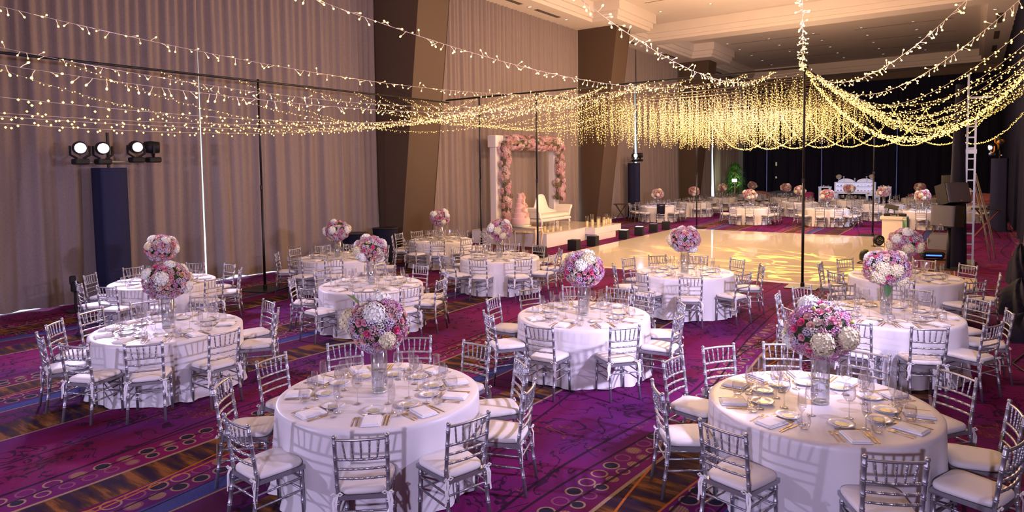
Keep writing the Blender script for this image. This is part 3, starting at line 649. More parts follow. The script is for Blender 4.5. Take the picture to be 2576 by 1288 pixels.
# ================================================================== dressed tables
TABLES = dict(
 A=((-4.50, 4.20), 'front middle table', [22, 52, 88, 120, 153, 187, 219, 264, 311, 346]),
 B=((-1.05, 6.09), 'front right table', [10, 47, 82, 115, 145, 175, 213, 252, 299, 340]),
 C=((-4.45, 8.02), 'second-row middle table', [0, 35, 77, 96, 125, 155, 192, 237, 277, 320]),
 D=((-8.78, 4.43), 'front left table', [45, 80, 132, 166, 196, 226, 256, 291, 323, 358]),
 E=((-4.57, 12.30), 'table nearest the dance floor', [26, 63, 99, 135, 167, 212, 254, 294, 337]),
 F=((-0.95, 10.25), 'second-row right table', [9, 42, 78, 120, 151, 182, 225, 262, 294, 328]),
 G=((-8.88, 8.15), 'second-row left table', [18, 49, 95, 133, 178, 220, 268, 313, 344]),
 H=((-12.36, 10.31), 'table beside the black pole', [1, 45, 86, 126, 156, 189, 227, 278, 316]),
 I=((-8.99, 12.23), 'third-row left table', [2, 39, 82, 114, 144, 174, 223, 255, 286, 327]),
 J=((-12.72, 14.39), 'table by brown column', [22, 62, 102, 133, 163, 193, 223, 276, 308, 343]),
 K=((-0.99, 13.80), 'right table near loudspeakers', [48, 80, 112, 144, 184, 226, 272, 318, 359]),
 L=((-12.63, 6.31), 'left table against curtains', [9, 53, 90, 128, 175, 215, 260, 295, 332]))
LOOK = dict(A='with cream hydrangeas and a big green leaf on top', B='with white hydrangea in front and hot pink roses', C='with white hydrangeas and pink roses', D='with coral roses and white hydrangeas', E='mostly pink with two white hydrangeas', F='lilac and white with a dark leaf below', G='of pale pink and white', H='bright pink and white against the curtain', I='before the cake table', J='in front of the brown column', K='of deep pink roses before the loudspeakers', L='dusty pink, against the curtain')
BQ = {}
def seat_order(c, angs):
    base = math.degrees(math.atan2(-c[1], -c[0])) % 360
    st = min(angs, key=lambda a: min((a-base) % 360, (base-a) % 360)); return sorted(angs, key=lambda a: (st-a) % 360)      # clockwise from above
def setting(cx, cy, a, z, who, rnd, near=True, glasses=True):
    ca, sa = math.cos(a), math.sin(a)
    def W(r, s): return cx+ca*r-sa*s, cy+sa*r+ca*s             # s > 0 : the diner's right-hand side when facing the centre is -s
    def put(nm, me, r, s, rz, label, cat, grp):
        o = link(nm, me, None, (*W(r, s), z), (0, 0, a+rz)); tag(o, label, cat, grp); return o
    j = lambda k: rnd.uniform(-k, k)
    put('napkin', NAPKIN[rnd.randrange(3)], .735+j(.012), j(.012), j(.12), 'folded white napkin at seat %s' % who, 'napkin', 'white napkins')
    put('bread_plate', PLATE, .495+j(.008), j(.008), j(3), 'small gold-printed plate at seat %s' % who, 'plate', 'bread plates')
    put('wine_glass', WINE, .340+j(.01), .112+j(.006), 0, 'tall wine glass at seat %s' % who, 'wine glass', 'wine glasses')
    put('champagne_flute', FLUTE, .560+j(.006), .152+j(.005), 0, 'slim champagne flute at seat %s' % who, 'glass', 'champagne flutes')
    put('stemless_glass', TUMB, .640+j(.006), .212+j(.005), 0, 'stemless water glass at seat %s' % who, 'glass', 'stemless glasses')
    if near:
        put('knife', KNIFE, .725, .110+j(.004), PI+j(.06), 'inner gold knife at seat %s' % who, 'knife', 'gold knives')
        put('knife', KNIFE, .728, .140+j(.004), PI+j(.06), 'outer gold knife at seat %s' % who, 'knife', 'gold knives')
        put('fork', FORK, .725, -.110+j(.004), PI+j(.06), 'inner gold fork at seat %s' % who, 'fork', 'gold forks')
        put('fork', FORK, .728, -.146+j(.004), PI+j(.06), 'outer gold fork at seat %s' % who, 'fork', 'gold forks')
        put('dessert_spoon', SPOON, .598, j(.01), PI/2+j(.1), 'gold dessert spoon at seat %s' % who, 'spoon', 'dessert spoons')
        put('dessert_fork', FORK, .572, j(.01), -PI/2+j(.1), 'gold dessert fork at seat %s' % who, 'fork', 'dessert forks')
for ti, (k, (c, name, angs)) in enumerate(TABLES.items()):
    rnd = random.Random(100+ti)
    tb = table_src if first_table[0] else copy_tree(table_src); first_table[0] = False
    tb.location = (*c, 0); tag(tb, 'folding table hidden under the white cloth of the '+name, 'table', 'round banquet tables')
    o = link('tablecloth', CLOTH[ti % 4], None, (*c, 0), (0, 0, ti*1.7)); tag(o, 'white satin cloth to the floor on the '+name, 'tablecloth', 'white tablecloths')
    for i, ad in enumerate(seat_order(c, angs)):
        a = R(ad); rt = 1.385+rnd.uniform(-.02, .05)-.255
        ph = ('%s, %s' % (ORD[0], name)) if i == 0 else ('%s from camera, %s' % (ORD[i], name))
        put_chair(c[0]+math.cos(a)*rt, c[1]+math.sin(a)*rt, a+PI/2+rnd.uniform(-.07, .07), 'silver chair with white cushion, '+ph, 'silver banquet chairs')
        setting(c[0], c[1], a, TZ+.0065, ph, rnd)
    vase(c[0], c[1], 'tall clear glass cylinder vase on the '+name)
    BQ[k] = bouquet(c[0], c[1], 1.395, 50+ti, 'ball of flowers '+LOOK[k])
for k, dr, sc3 in (('A', Vector((-.55, -.35, .75)), 2.0), ('F', Vector((.1, -.6, -.78)), 2.4)):
    dr.normalize(); lf = link('leaf', LEM, BQ[k], (dr.x*RX*.9, dr.y*RX*.9, dr.z*RZ*.95), dr.to_track_quat('X', 'Z').to_euler(), (sc3, sc3, sc3)); lf['label'] = 'large green leaf sticking out of the bouquet'
# etched word on the front right vase
tv = [o for o in bpy.data.objects if o.name.startswith('cylinder_vase') and abs(o.location.x+1.05) < .01][0]
tx = bpy.data.curves.new('etched_word', 'FONT'); tx.body = 'table'; tx.size = .036; tx.align_x = 'CENTER'; tx.extrude = .0004; tx.shear = .3
to = bpy.data.objects.new('etched_word', tx); COL.objects.link(to); bpy.context.view_layer.update()
me = bpy.data.meshes.new_from_object(to); bpy.data.objects.remove(to); me.materials.clear(); me.materials.append(M['text'])
az = math.atan2(-6.09, 1.05)
for v in me.vertices:
    t = v.co.x/.0765; x_, y_, z_ = math.sin(t)*.0768, -math.cos(t)*.0768, v.co.y; v.co = (x_, y_, z_+.115)
link('etched_word', me, tv, (0, 0, 0), (0, 0, az+PI/2))

# far tables beyond the dance floor
FAR = [((-13.2, 31.7), 'leftmost far table', 12), ((-12.7, 35.6), 'far table by third column', 40), ((-13.0, 41.6), 'far table by green plant', 5), ((-12.4, 46.2), 'rear table right of plant', 20), ((-8.75, 32.2), 'front far table left of pole', 0), ((-9.4, 42.6), 'rear table by pink sofa', 30), ((-7.7, 38.0), 'far table behind centre pole', 10), ((-5.45, 32.7), 'front far table right of pole', 14), ((-5.7, 41.0), 'far table before dessert shelves', 25), ((-3.6, 36.9), 'far table behind disc jockey desk', 8), ((-2.5, 44.2), 'rear table right of desserts', 0), ((-1.75, 33.0), 'far table left of loudspeaker', 18), ((-.35, 37.5), 'far table behind the ladder', 33)]
FBM = [far_bouquet_mesh(s) for s in (71, 72, 73)]
for ti, (c, name, a0) in enumerate(FAR):
    rnd = random.Random(300+ti)
    tb = copy_tree(table_src); tb.location = (*c, 0); tag(tb, 'folding table hidden under the white cloth of the '+name, 'table', 'round banquet tables')
    o = link('tablecloth', CLOTH[ti % 4], None, (*c, 0), (0, 0, ti*2.1)); tag(o, 'white cloth to the floor on the '+name, 'tablecloth', 'white tablecloths')
    nseat = 10 if ti != 12 else 8
    for i, ad in enumerate(seat_order(c, [(a0+360/nseat*q+rnd.uniform(-5, 5)) % 360 for q in range(nseat)])):
        a = R(ad); rt = 1.40+rnd.uniform(-.02, .08)-.255
        ph = ('%s, %s' % (ORD[0], name)) if i == 0 else ('%s from camera, %s' % (ORD[i], name))
        put_chair(c[0]+math.cos(a)*rt, c[1]+math.sin(a)*rt, a+PI/2+rnd.uniform(-.1, .1), 'silver chair, '+ph, 'silver banquet chairs', True)
        setting(c[0], c[1], a, TZ+.0065, ph, rnd, False)
    vase(c[0], c[1], 'glass cylinder vase on the '+name)
    o = link('flower_bouquet', FBM[ti % 3], None, (c[0], c[1], 1.40), (0, 0, ti*1.3), (1.04, 1.04, 1.04)); tag(o, 'peach and pink ball of flowers on the '+name, 'bouquet', 'round flower centrepieces')

# ================================================================== poles, pipes, string lights
def pole(x, y, h, label, base=.45, rz=.35):
    o = thing('pole_stand', label, 'pole', (x, y, 0), rz, 'black canopy poles')
    MB().tube([(0, 0, .02), (0, 0, 2.45)], .030, 10).tube([(0, 0, 2.44), (0, 0, h)], .026, 10).build('upright', M['black'], o, True)
    MB().bev(-base, base, -base, base, 0, .018, .006).build('base_plate', M['black'], o); MB().lathe([(.045, .018), (.045, .10), (.032, .12)], 10).build('socket', M['black'], o)
    MB().lathe([(.036, 2.40), (.036, 2.50)], 10).build('collar', M['black'], o); return o
PZ = 5.0
pole(-13.85, 9.32, PZ, 'black pole standing before the curtains, left', .42); pole(-12.55, 16.12, PZ, 'black pole left of the flower arch', .3); pole(-10.45, 16.12, PZ, 'black pole crossing the flower arch', .28, .0)
pole(-3.17, 16.05, PZ, 'tall black pole at near edge of dance floor', .34, 0); pole(-3.16, 28.75, PZ, 'black pole at far edge of dance floor, left of desk', .46, .1); pole(-10.2, 28.95, PZ, 'black pole at far left corner of dance floor', .40, .1)
pole(-13.85, -.95, PZ, 'black pole behind the camera on the left'); pole(1.15, -.95, PZ, 'black pole behind the camera on the right', .2)
def pipe(a, b_, label):
    o = MB().tube([a, b_], .026, 8).build('crossbar', M['black'], None, True); tag(o, label, 'crossbar', 'black canopy pipes')
pipe((-13.85, -1, PZ-.05), (-13.85, 16.2, PZ-.05), 'black overhead pipe running along the curtains'); pipe((-13.9, 16.12, PZ+.02), (-3.1, 16.08, PZ+.02), 'black overhead pipe at near side of dance floor'); pipe((-3.17, 16.0, PZ-.03), (-3.16, 28.8, PZ-.03), 'black overhead pipe along right side of dance floor')
pipe((-10.4, 16.1, PZ-.06), (-10.2, 28.9, PZ-.06), 'black overhead pipe along left side of dance floor'); pipe((-10.3, 28.8, PZ), (1.2, 28.75, PZ), 'black overhead pipe at far side of dance floor'); pipe((-13.9, -1, PZ), (1.2, -1, PZ), 'black overhead pipe behind the camera'); pipe((-10, -6.3, 4.4), (1.2, -6.3, 4.4), 'black pipe along the wall behind the camera'); pipe((1.2, -1, PZ-.06), (1.2, 28.8, PZ-.06), 'black overhead pipe along right wall')

def cat_pts(a, b_, sag, n):
    a, b_ = Vector(a), Vector(b_); out = []
    for i in range(n+1):
        t = i/n; p = a.lerp(b_, t); p.z -= 4*sag*t*(1-t); out.append(p)
    return out
nb = MB(); nb.m = 1; nb.tube([(0, 0, 0), (.004, 0, -.035), (0, 0, -.062)], [.0030, .0026, .0036], 5); nb.m = 0; nb.ball((0, 0, -.070), .0088, 7, 5, (1, 1, 1.35))
BULB = nb.mesh('bulb', [M['bulb'], M['stem']])
cv = Vector((0, 0, CAM_H)); single = []; NSTR = [0]
def string(a, b_, sag, label, name='string_light', spacing=.10, near=False, seed=0, r=.0105, wire=.0028, jit=.03, group='fairy light strings', n=None):
    rnd = random.Random(seed); L = (Vector(b_)-Vector(a)).length+2*sag*sag
    o = thing(name, label, 'string light', a, 0, group); A = Vector(a)
    nn = n or max(10, int(L/.35)); pts = [p-A for p in cat_pts(a, b_, sag, nn)]
    MB().tube(pts, wire, 4, False).build('cord', M['wire'], o)
    k = int(L/spacing); fb = MB(); far_ = 0
    for i in range(k):
        t = (i+rnd.uniform(-.3, .3)+.5)/k; p = Vector(a).lerp(Vector(b_), t); p.z -= 4*sag*t*(1-t)
        d = Vector((rnd.gauss(0, .8), rnd.gauss(0, .8), rnd.gauss(-.55, .8))); d = d.normalized() if d.length > .1 else Vector((0, 0, -1))
        dist = (p-cv).dot(cf)
        if near: single.append((dist, o, p-A, d, rnd.uniform(0, 6)))
        else: fb.octa(p-A+d*jit, r)
    if fb.v: q = fb.build('bulbs', M['bulb_far'], o); q['kind'] = 'stuff'
    return o
NEAR = [((-3.22, 16.1, PZ), (.17, -.95, PZ), .55, 'string of lights running overhead straight to the tall pole'), ((-3.83, 16.1, PZ), (-1.95, -.95, PZ), .96, 'string of lights leaving the picture top right of column'), ((-4.43, 16.1, PZ), (-4.51, -.95, PZ), .96, 'string of lights crossing the upper picture before the columns'),
 ((-5.75, 16.1, PZ), (-7.95, -.95, PZ), .93, 'topmost string of lights across the left curtain'), ((-6.5, 16.1, PZ), (-9.6, -.95, PZ), 1.09, 'string of lights alongside the black pipe at left'), ((-7.0, 16.1, PZ), (-4.96, -4.4, 4.3), 1.08, 'string of lights just below the black pipe at left'),
 ((-3.17, 16.2, PZ), (1.04, 3.9, PZ), .93, 'upper right string of lights rising from the tall pole'), ((-3.17, 17.4, PZ), (1.18, 5.4, PZ), 1.05, 'second string of lights rising to the right edge')]
for i, (a, b_, s, l) in enumerate(NEAR): string(a, b_, s, l, 'string_light', .105, True, 10+i)
for i, (a, b_, s, l) in enumerate((((-8.2, 16.1, PZ), (-5.86, -6.3, 4.61), 1.35, 'fourth-lowest light string across the left curtain'), ((-9, 16.1, PZ), (-7.77, -6.3, 4.42), 1.23, 'third-lowest light string across the left curtain'), ((-10, 16.1, PZ), (-5.96, -6.3, 4.30), 1.25, 'second-lowest light string across the left curtain'), ((-11, 16.1, PZ), (-5.69, -6.2, 4.25), 1.27, 'lowest light string across the left curtain'))): string(a, b_, s, l, 'string_light', .10, False, 30+i, .0125, .003, .045)
rnd = random.Random(9)
for i in range(7):
    y = 3.4+i*1.8; x = -12.6+i*1.1
    string((-13.85, y, PZ-.05), (x, 16.1, PZ), 1.05+.3*rnd.random()-.04*i, 'light string sagging from the curtain pipe, %s from camera' % ('nearest', 'second', 'third', 'fourth', 'fifth', 'sixth', 'seventh', 'eighth', 'ninth')[i], 'string_light', .085, False, 50+i, .0115, .0022, .03)
for i in range(5):
    string((-13.85, 12.2+i*.9, PZ-.05), (-10.4, 16.6+i*1.6, PZ-.06), .85, 'light string from curtain pipe to the canopy edge, %s' % ('first', 'second', 'third', 'fourth', 'fifth')[i], 'string_light', .08, False, 70+i, .0115, .002, .03)
for i in range(11):
    y = 16.3+i*1.15; string((-3.17, y, PZ-.03), (1.2, y-3.4+.18*i, PZ-.06), 1.0+.35*rnd.random(), 'light string sagging from dance floor pipe to right wall, %s from camera' % ('nearest', 'second', 'third', 'fourth', 'fifth', 'sixth', 'seventh', 'eighth', 'ninth', 'tenth', 'eleventh')[i], 'string_light', .075, False, 90+i, .0115, .002, .035)
for i in range(5): string((-3.17, 18.2+1.3*i, PZ-.03), (1.2, 7.4+1.5*i, PZ-.06), 1.12+.06*i, 'light string rising steeply to the right edge, %s from top' % ('third', 'fourth', 'fifth', 'sixth', 'seventh')[i], 'string_light', .085, False, 160+i, .0115, .0024, .045)
for i in range(3): string((-3.17, 16.1+.05*i, PZ-.03), (1.2, 13.3+.1*i, PZ-.02), 1.66+.03*i, 'thick bright garland swooping right from the tall pole, %s strand' % ('front', 'middle', 'rear')[i], 'string_light', .035, False, 120+i, .0115, .002, .04, 'thick garland strands')
for i in range(9):
    x = -9.6+i*1.0; string((x, 28.75, PZ-.1), (x+3.2, 28.6, PZ-.1), 1.42, 'scalloped garland at the canopy back, %s from left' % ('first', 'second', 'third', 'fourth', 'fifth', 'sixth', 'seventh', 'eighth', 'ninth')[i], 'string_light', .028, False, 140+i, .0115, .002, .03, n=24)
# icicle curtain over the dance floor
ROWS = 27
NUM = 'zero first second third fourth fifth sixth seventh eighth ninth tenth eleventh twelfth thirteenth fourteenth fifteenth sixteenth seventeenth eighteenth nineteenth twentieth twenty-first twenty-second twenty-third twenty-fourth twenty-fifth twenty-sixth'.split()
for i in range(ROWS):
    rnd = random.Random(200+i); y = 16.25+i*(28.6-16.25)/(ROWS-1)
    o = thing('icicle_light_string', 'row of hanging icicle lights over dance floor, %s behind the front row' % NUM[i] if i else 'front row of hanging icicle lights over the dance floor', 'string light', (-6.8, y, PZ-.05), 0, 'icicle light rows')
    w = MB(); fb = MB(); n = 36; sag = .10+.08*rnd.random()
    w.tube(cat_pts((-4.0, 0, 0), (3.6, 0, 0), sag, 14), .0022, 3, False)
    for k in range(n):
        if rnd.random() < .14: continue
        x = -3.95+7.5*(k+rnd.uniform(-.3, .3)+.5)/n; t = (x+4.0)/7.6; z = -4*sag*t*(1-t); Ln = rnd.uniform(.75, 1.45)
        w.tube([(x, 0, z), (x+rnd.uniform(-.02, .02), rnd.uniform(-.02, .02), z-Ln)], .0016, 3, False)
        m_ = int(Ln/.080)
        for q in range(m_): fb.octa((x+rnd.uniform(-.035, .035), rnd.uniform(-.035, .035), z-Ln*(q+.6)/m_), .0100)
    w.build('cord', M['wire'], o); q = fb.build('bulbs', M['bulb_far'], o); q['kind'] = 'stuff'
# the bulbs that show largest are single pieces, the rest of each string is one part
vis = [s for s in single if s[0] > 1.0]; vis.sort(key=lambda s: s[0]); cut = set(id(s) for s in vis[:300]); rest = {}
for s in single:
    dist, o, p, d, sp = s
    q = Vector((0, 0, -1)).rotation_difference(d)
    if id(s) in cut:
        e = link('bulb', BULB, o, p, (q.to_matrix() @ Matrix.Rotation(sp, 3, 'Z')).to_euler())
    else: rest.setdefault(o.name, (o, MB()))[1].merge(nb, Matrix.Translation(p) @ q.to_matrix().to_4x4())
for nme, (o, bb) in rest.items(): q = bb.build('bulbs', [M['bulb'], M['stem']], o, True); q['kind'] = 'stuff'

# ================================================================== stage with arch, sofa, cake, candles
st = thing('stage', 'white glossy stage platform with steps below the flower arch', 'stage', (-13.7, 21.5, 0))
def sbox(n, x0, x1, y0, y1, z0, z1, m): MB().bev(x0+13.7, x1+13.7, y0-21.5, y1-21.5, z0, z1, .006).build(n, M[m], st)
sbox('platform', -15.55, -12.2, 19.4, 22.2, 0, .49, 'stage_white'); sbox('top_panel', -15.55, -12.19, 19.39, 22.2, .49, .505, 'stage_top')
sbox('extension', -15.55, -11.78, 22.2, 24.45, .24, .49, 'stage_white'); sbox('top_panel', -15.55, -11.77, 22.2, 24.46, .49, .505, 'stage_top'); sbox('support', -15.5, -12.9, 22.3, 24.3, 0, .24, 'stage_white'); sbox('step', -12.9, -11.75, 22.3, 23.9, 0, .235, 'stage_white')
ar = thing('flower_arch', 'white rectangular arch covered in pink blossom behind the sofa', 'arch', (-15.1, 22.5, .505))
for s in (-1, 1): MB().bev(-.14, .14, s*2.12-.20, s*2.12+.20, 0, 3.12, .01).build('post', M['arch_white'], ar); MB().bev(-.20, .20, s*2.12-.26, s*2.12+.26, 3.12, 3.58, .02).build('post_cap', M['arch_white'], ar)
MB().bev(-.14, .14, -1.92, 1.92, 3.16, 3.50, .01).build('lintel', M['arch_white'], ar)
rnd = random.Random(31)
AM = {c: [filler(60+i, 60, .11, .017).mesh('blossom', M[c], False) for i in range(2)] for c in ('arch_pink', 'arch_pale', 'arch_dusty', 'arch_green')}
core = MB()
for p0, p1 in (((.27, -1.95, .1), (.27, -1.95, 3.3)), ((.27, -1.95, 3.3), (.27, 2.1, 3.3)), ((.27, 2.1, 3.3), (.27, 2.1, .9))):
    n = 14; core.tube([Vector(p0).lerp(Vector(p1), i/n)+Vector((rnd.uniform(-.03, .03),)*3) for i in range(n+1)], [.10+rnd.uniform(-.03, .03) for _ in range(n+1)], 8)
core.build('foliage', M['arch_green'], ar, True)
def garland(p0, p1, n, rad):
    for i in range(n):
        c = Vector(p0).lerp(Vector(p1), (i+rnd.random())/n); ax = (Vector(p1)-Vector(p0)).normalized()
        d = Vector((rnd.gauss(.5, .7), rnd.gauss(0, 1), rnd.gauss(0, 1))); d = (d-ax*d.dot(ax)).normalized(); c += d*rad*rnd.uniform(.75, 1.15)
        m = rnd.choice(('arch_pink', 'arch_pale', 'arch_dusty', 'arch_pale', 'arch_pink', 'arch_pink', 'arch_green')); s = rnd.uniform(.8, 1.3)
        link('blossom', AM[m][rnd.randrange(2)], ar, c, rot_to(d, rnd.uniform(0, 6)), (s, s, s))
garland((.27, -1.95, .1), (.27, -1.95, 3.3), 92, .19); garland((.27, -2.0, 3.32), (.27, 2.15, 3.32), 125, .22); garland((.27, 2.1, 3.2), (.27, 2.1, .9), 72, .19)
tw = MB()
for i in range(70):
    y = rnd.uniform(-2.1, 2.3); z = 3.3+rnd.uniform(-.1, .1)
    if i % 3 == 0: y = rnd.choice((-1.95, 2.1))+rnd.uniform(-.1, .1); z = rnd.uniform(.8, 3.3)
    c = Vector((.27, y, z)); d = Vector((rnd.uniform(0, .6), rnd.uniform(-.6, .6), rnd.uniform(-.5, .6))).normalized(); tw.tube([c, c+d*.3, c+d*rnd.uniform(.4, .5)+Vector((0, 0, .05))], [.006, .004, .002], 4)
tw.build('twigs', M['arch_dusty'], ar)['kind'] = 'stuff'
# settee
so = thing('settee', 'cream Victorian settee with carved medallion back on the stage', 'sofa', (-13.75, 22.0, .505))
b = MB(); N = 30; vs = []
def top(u): return .62+.10*math.cos(PI*u*.9)+.50*math.exp(-((u)/.36)**4)
for i in range(N+1):
    u = -1+2*i/N; x = -.34-.05*(1-u*u); y = u*1.12; t = top(u)
    for dx, z in ((.09, .34), (.10, .45), (.07, t-.03), (.035, t), (0, t-.02), (-.03, .30)): vs.append((x+dx, y, z))
b.add(vs, [(i*6+k, i*6+k+1, i*6+7+k, i*6+6+k) for i in range(N) for k in range(5)]); b.build('backrest', M['sofa'], so, True)
b = MB(); b.tube([(-.31-.05*(1-(-1+2*i/N)**2), (-1+2*i/N)*1.12, top(-1+2*i/N)+.01) for i in range(N+1)], .038, 8); b.build('carved_rail', M['stage_white'], so, True)
MB().bev(-.36, .38, -1.08, 1.08, .34, .50, .06).build('seat', M['sofa'], so, True); MB().bev(-.36, .40, -1.12, 1.12, .24, .35, .03).build('apron', M['stage_white'], so)
for s in (-1, 1):
    b = MB(); vs = []; prof = [(0, .34), (.06, .55), (.16, .74), (.25, .81), (.32, .76), (.28, .68), (.18, .60), (.13, .40)]
    for x in (-.36, .34): vs += [(x, s*(1.0+a), z) for a, z in prof]
    n = len(prof); b.add(vs, [(i, (i+1) % n, n+(i+1) % n, n+i) for i in range(n)]+[tuple(range(n)), tuple(range(2*n-1, n-1, -1))]); b.build('rolled_arm', M['sofa'], so)
    for x in (-.30, .33): MB().tube([(x, s*1.0, .26), (x+.03, s*1.05, .16), (x-.01, s*1.03, .07), (x+.01, s*1.06, 0)], [.045, .04, .022, .03], 7).build('leg', M['stage_white'], so, True)
# console table and cake
co = thing('console_table', 'cream console table with curved legs below the cake', 'table', (-12.45, 18.4, 0))
MB().bev(-.60, .60, -.24, .24, .785, .825, .012).build('tabletop', M['cream_wood'], co)
b = MB(); b.box(-.54, .54, -.20, -.18, .70, .785).box(-.54, .54, .18, .20, .70, .785).box(-.55, -.53, -.2, .2, .70, .785).box(.53, .55, -.2, .2, .70, .785); b.build('apron', M['cream_wood'], co)
for sx in (-1, 1):
    for sy in (-1, 1): MB().tube([(sx*.54, sy*.18, .79), (sx*.58, sy*.21, .62), (sx*.55, sy*.19, .40), (sx*.51, sy*.17, .15), (sx*.54, sy*.19, .03), (sx*.56, sy*.2, 0)], [.042, .045, .032, .022, .024, .032], 8).build('leg', M['cream_wood'], co, True)
cs = thing('cake_stand', 'round mirrored silver cake stand under the pink cake', 'cake stand', (-12.62, 18.42, .826)); MB().lathe([(.34, 0), (.35, .01), (.35, .08), (.34, .09)], 24).build('drum', M['alu'], cs); MB().shell([(.352, .02), (.358, .03), (.352, .04), (.358, .05), (.352, .06)], 32).build('beading', M['plate_gold'], cs)
ck = thing('tiered_cake', 'tall pink six-tier wedding cake with trailing blossoms', 'cake', (-12.62, 18.42, .917)); z = 0
for r_, h_ in ((.315, .20), (.275, .18), (.235, .17), (.195, .16), (.155, .16), (.115, .16)):
    MB().lathe([(r_, z), (r_, z+h_-.012), (r_-.012, z+h_), (.001, z+h_)], 28).build('tier', M['cake'], ck, False); z += h_
rnd = random.Random(4); PB = filler(90, 12, .03, .012).mesh('icing_flower', M['rose_peach'], False)
for i in range(34):
    zz = .25+.78*i/33; rr = .315-.21*zz/1.03+.01; a = -.25+.4*math.sin(i*.5)+rnd.uniform(-.2, .2); d = Vector((math.cos(a), math.sin(a), .2)); link('icing_flower', PB, ck, (rr*math.cos(a), rr*math.sin(a), zz), rot_to(d, i), (1.2, 1.2, 1.2))
MB().tube([(0, 0, z), (.01, 0, z+.07), (-.01, 0, z+.14)], .006, 5).build('topper', M['glass'], ck)
def candle(x, y, z, h, hc, label, cm='candle'):
    o = thing('candle_holder', label, 'candle', (x, y, z), 0, 'candles in glass cylinders'); MB().shell([(.001, .004), (.060, .003), (.062, .012), (.062, h)], 18).build('glass_cylinder', M['vase_glass'], o, True)
    q = MB().lathe([(.042, .006), (.042, hc-.006), (.036, hc), (.006, hc-.004)], 14).build('candle', M[cm], o); MB().tube([(0, 0, hc-.004), (0, 0, hc+.012)], .002, 4).build('wick', M['black'], q)
CL = [(-12.55, 19.62, .34, .16), (-12.40, 19.80, .26, .10), (-12.62, 19.95, .38, .20), (-12.38, 20.12, .30, .14), (-12.55, 20.40, .36, .18), (-12.36, 20.62, .32, .15), (-13.05, 19.6, .26, .12), (-13.3, 19.66, .22, .1)]
CR = [(-12.35, 22.62, .40, .20), (-12.20, 22.78, .30, .24), (-12.42, 23.15, .44, .22), (-12.18, 23.22, .26, .20), (-12.28, 23.42, .34, .24), (-12.08, 23.50, .28, .18), (-12.4, 23.72, .30, .22), (-12.12, 23.80, .42, .20), (-12.30, 23.98, .36, .26), (-12.06, 24.06, .30, .20), (-12.24, 24.22, .34, .22)]
OR = ['first', 'second', 'third', 'fourth', 'fifth', 'sixth', 'seventh', 'eighth', 'ninth', 'tenth', 'eleventh']
for i, c in enumerate(CL): candle(c[0], c[1], .506, c[2], c[3], 'cream candle in glass cylinder before the settee, %s from stage corner' % OR[i])
for i, c in enumerate(CR): candle(c[0], c[1], .506, c[2], c[3], 'cream candle in glass cylinder above the stage step, %s from left' % OR[i])

# ================================================================== lighting gear
def totem(x, y, h, label, w=.28):
    o = thing('lighting_totem', label, 'light tower', (x, y, 0)); n = 24; vs = []; rows = (0, .5, 1.2, 2.0, h-.02, h)
    rnd = random.Random(int(y*10))
    for q, z in enumerate(rows):
        for i in range(n):
            t = 2*PI*i/n; e = .45; cx_ = math.copysign(abs(math.cos(t))**e, math.cos(t)); sy_ = math.copysign(abs(math.sin(t))**e, math.sin(t)); k = w*(1+.05*math.sin(7*t+q*.4)+(.10 if q == 0 else 0)); vs.append((cx_*k, sy_*k, z))
    b = MB().add(vs, [(r*n+i, r*n+(i+1) % n, (r+1)*n+(i+1) % n, (r+1)*n+i) for r in range(len(rows)-1) for i in range(n)]+[tuple(range((len(rows)-1)*n, len(rows)*n))]); b.build('cloth_sleeve', M['navy'], o, True)
    MB().bev(-.4, .4, -.4, .4, 0, .03, .008).build('base_plate', M['black'], o); MB().tube([(0, 0, h), (0, 0, h+.75)], .035, 8).build('mast', M['black'], o); MB().tube([(.03, -.62, h+.12), (.03, .85, h+.12)], .028, 8).build('cross_arm', M['alu'], o)
    return o
def moving_head(x, y, z, d, lens, label, accent=False, s=1.0):
    o = thing('moving_head_light', label, 'stage light', (x, y, z), 0, 'moving head stage lights'); d = Vector(d).normalized(); q = Vector((0, 0, 1)).rotation_difference(d).to_matrix().to_4x4()
    MB().bev(-.13, .13, -.13, .13, -.34, -.22, .02).build('base', M['blackbox'], o)
    side = Vector((-d.y, d.x, 0)).normalized()
    y_ = MB()
    for k in (-1, 1): y_.tube([(side*k*.05)+Vector((0, 0, -.22)), side*k*.17+Vector((0, 0, -.14)), side*k*.17+Vector((0, 0, .04))], .025, 6)
    y_.build('yoke', M['orange'] if accent else M['blackbox'], o)
    hb = MB().lathe([(.06, -.20), (.12, -.17), (.14, -.05), (.13, .08), (.125, .13), (.11, .13), (.105, .10)], 18); h2 = MB().merge(hb, q); hd = h2.build('head', M['blackbox'], o, True)
    MB().merge(MB().lathe([(.001, .118), (.10, .112), (.10, .106)], 18), q).build('lens', M[lens], hd)
    if accent: MB().merge(MB().lathe([(.125, -.18), (.135, -.12), (.10, -.20)], 14), q).build('orange_cap', M['orange'], hd)
    return o
totem(-15.2, 6.55, 2.95, 'navy cloth-wrapped lighting tower before the left curtain')
toc = Vector((0, 0, CAM_H))
moving_head(-15.0, 5.93, 3.36, Vector((0, 1.5, 2.6))-Vector((-15.0, 5.93, 3.36)), 'lens_on', 'leftmost glaring white stage light on the left tower'); moving_head(-15.0, 6.36, 3.36, Vector((0, 2.0, 2.6))-Vector((-15.0, 6.36, 3.36)), 'lens_on', 'second glaring white stage light on the left tower')
moving_head(-15.05, 7.06, 3.40, (.9, -.15, -.05), 'lens_dim', 'stage light with dimmer oval lens right of left tower'); moving_head(-15.05, 7.42, 3.40, (.35, .93, -.03), 'lens_dim', 'stage light turned to the right on the left tower')
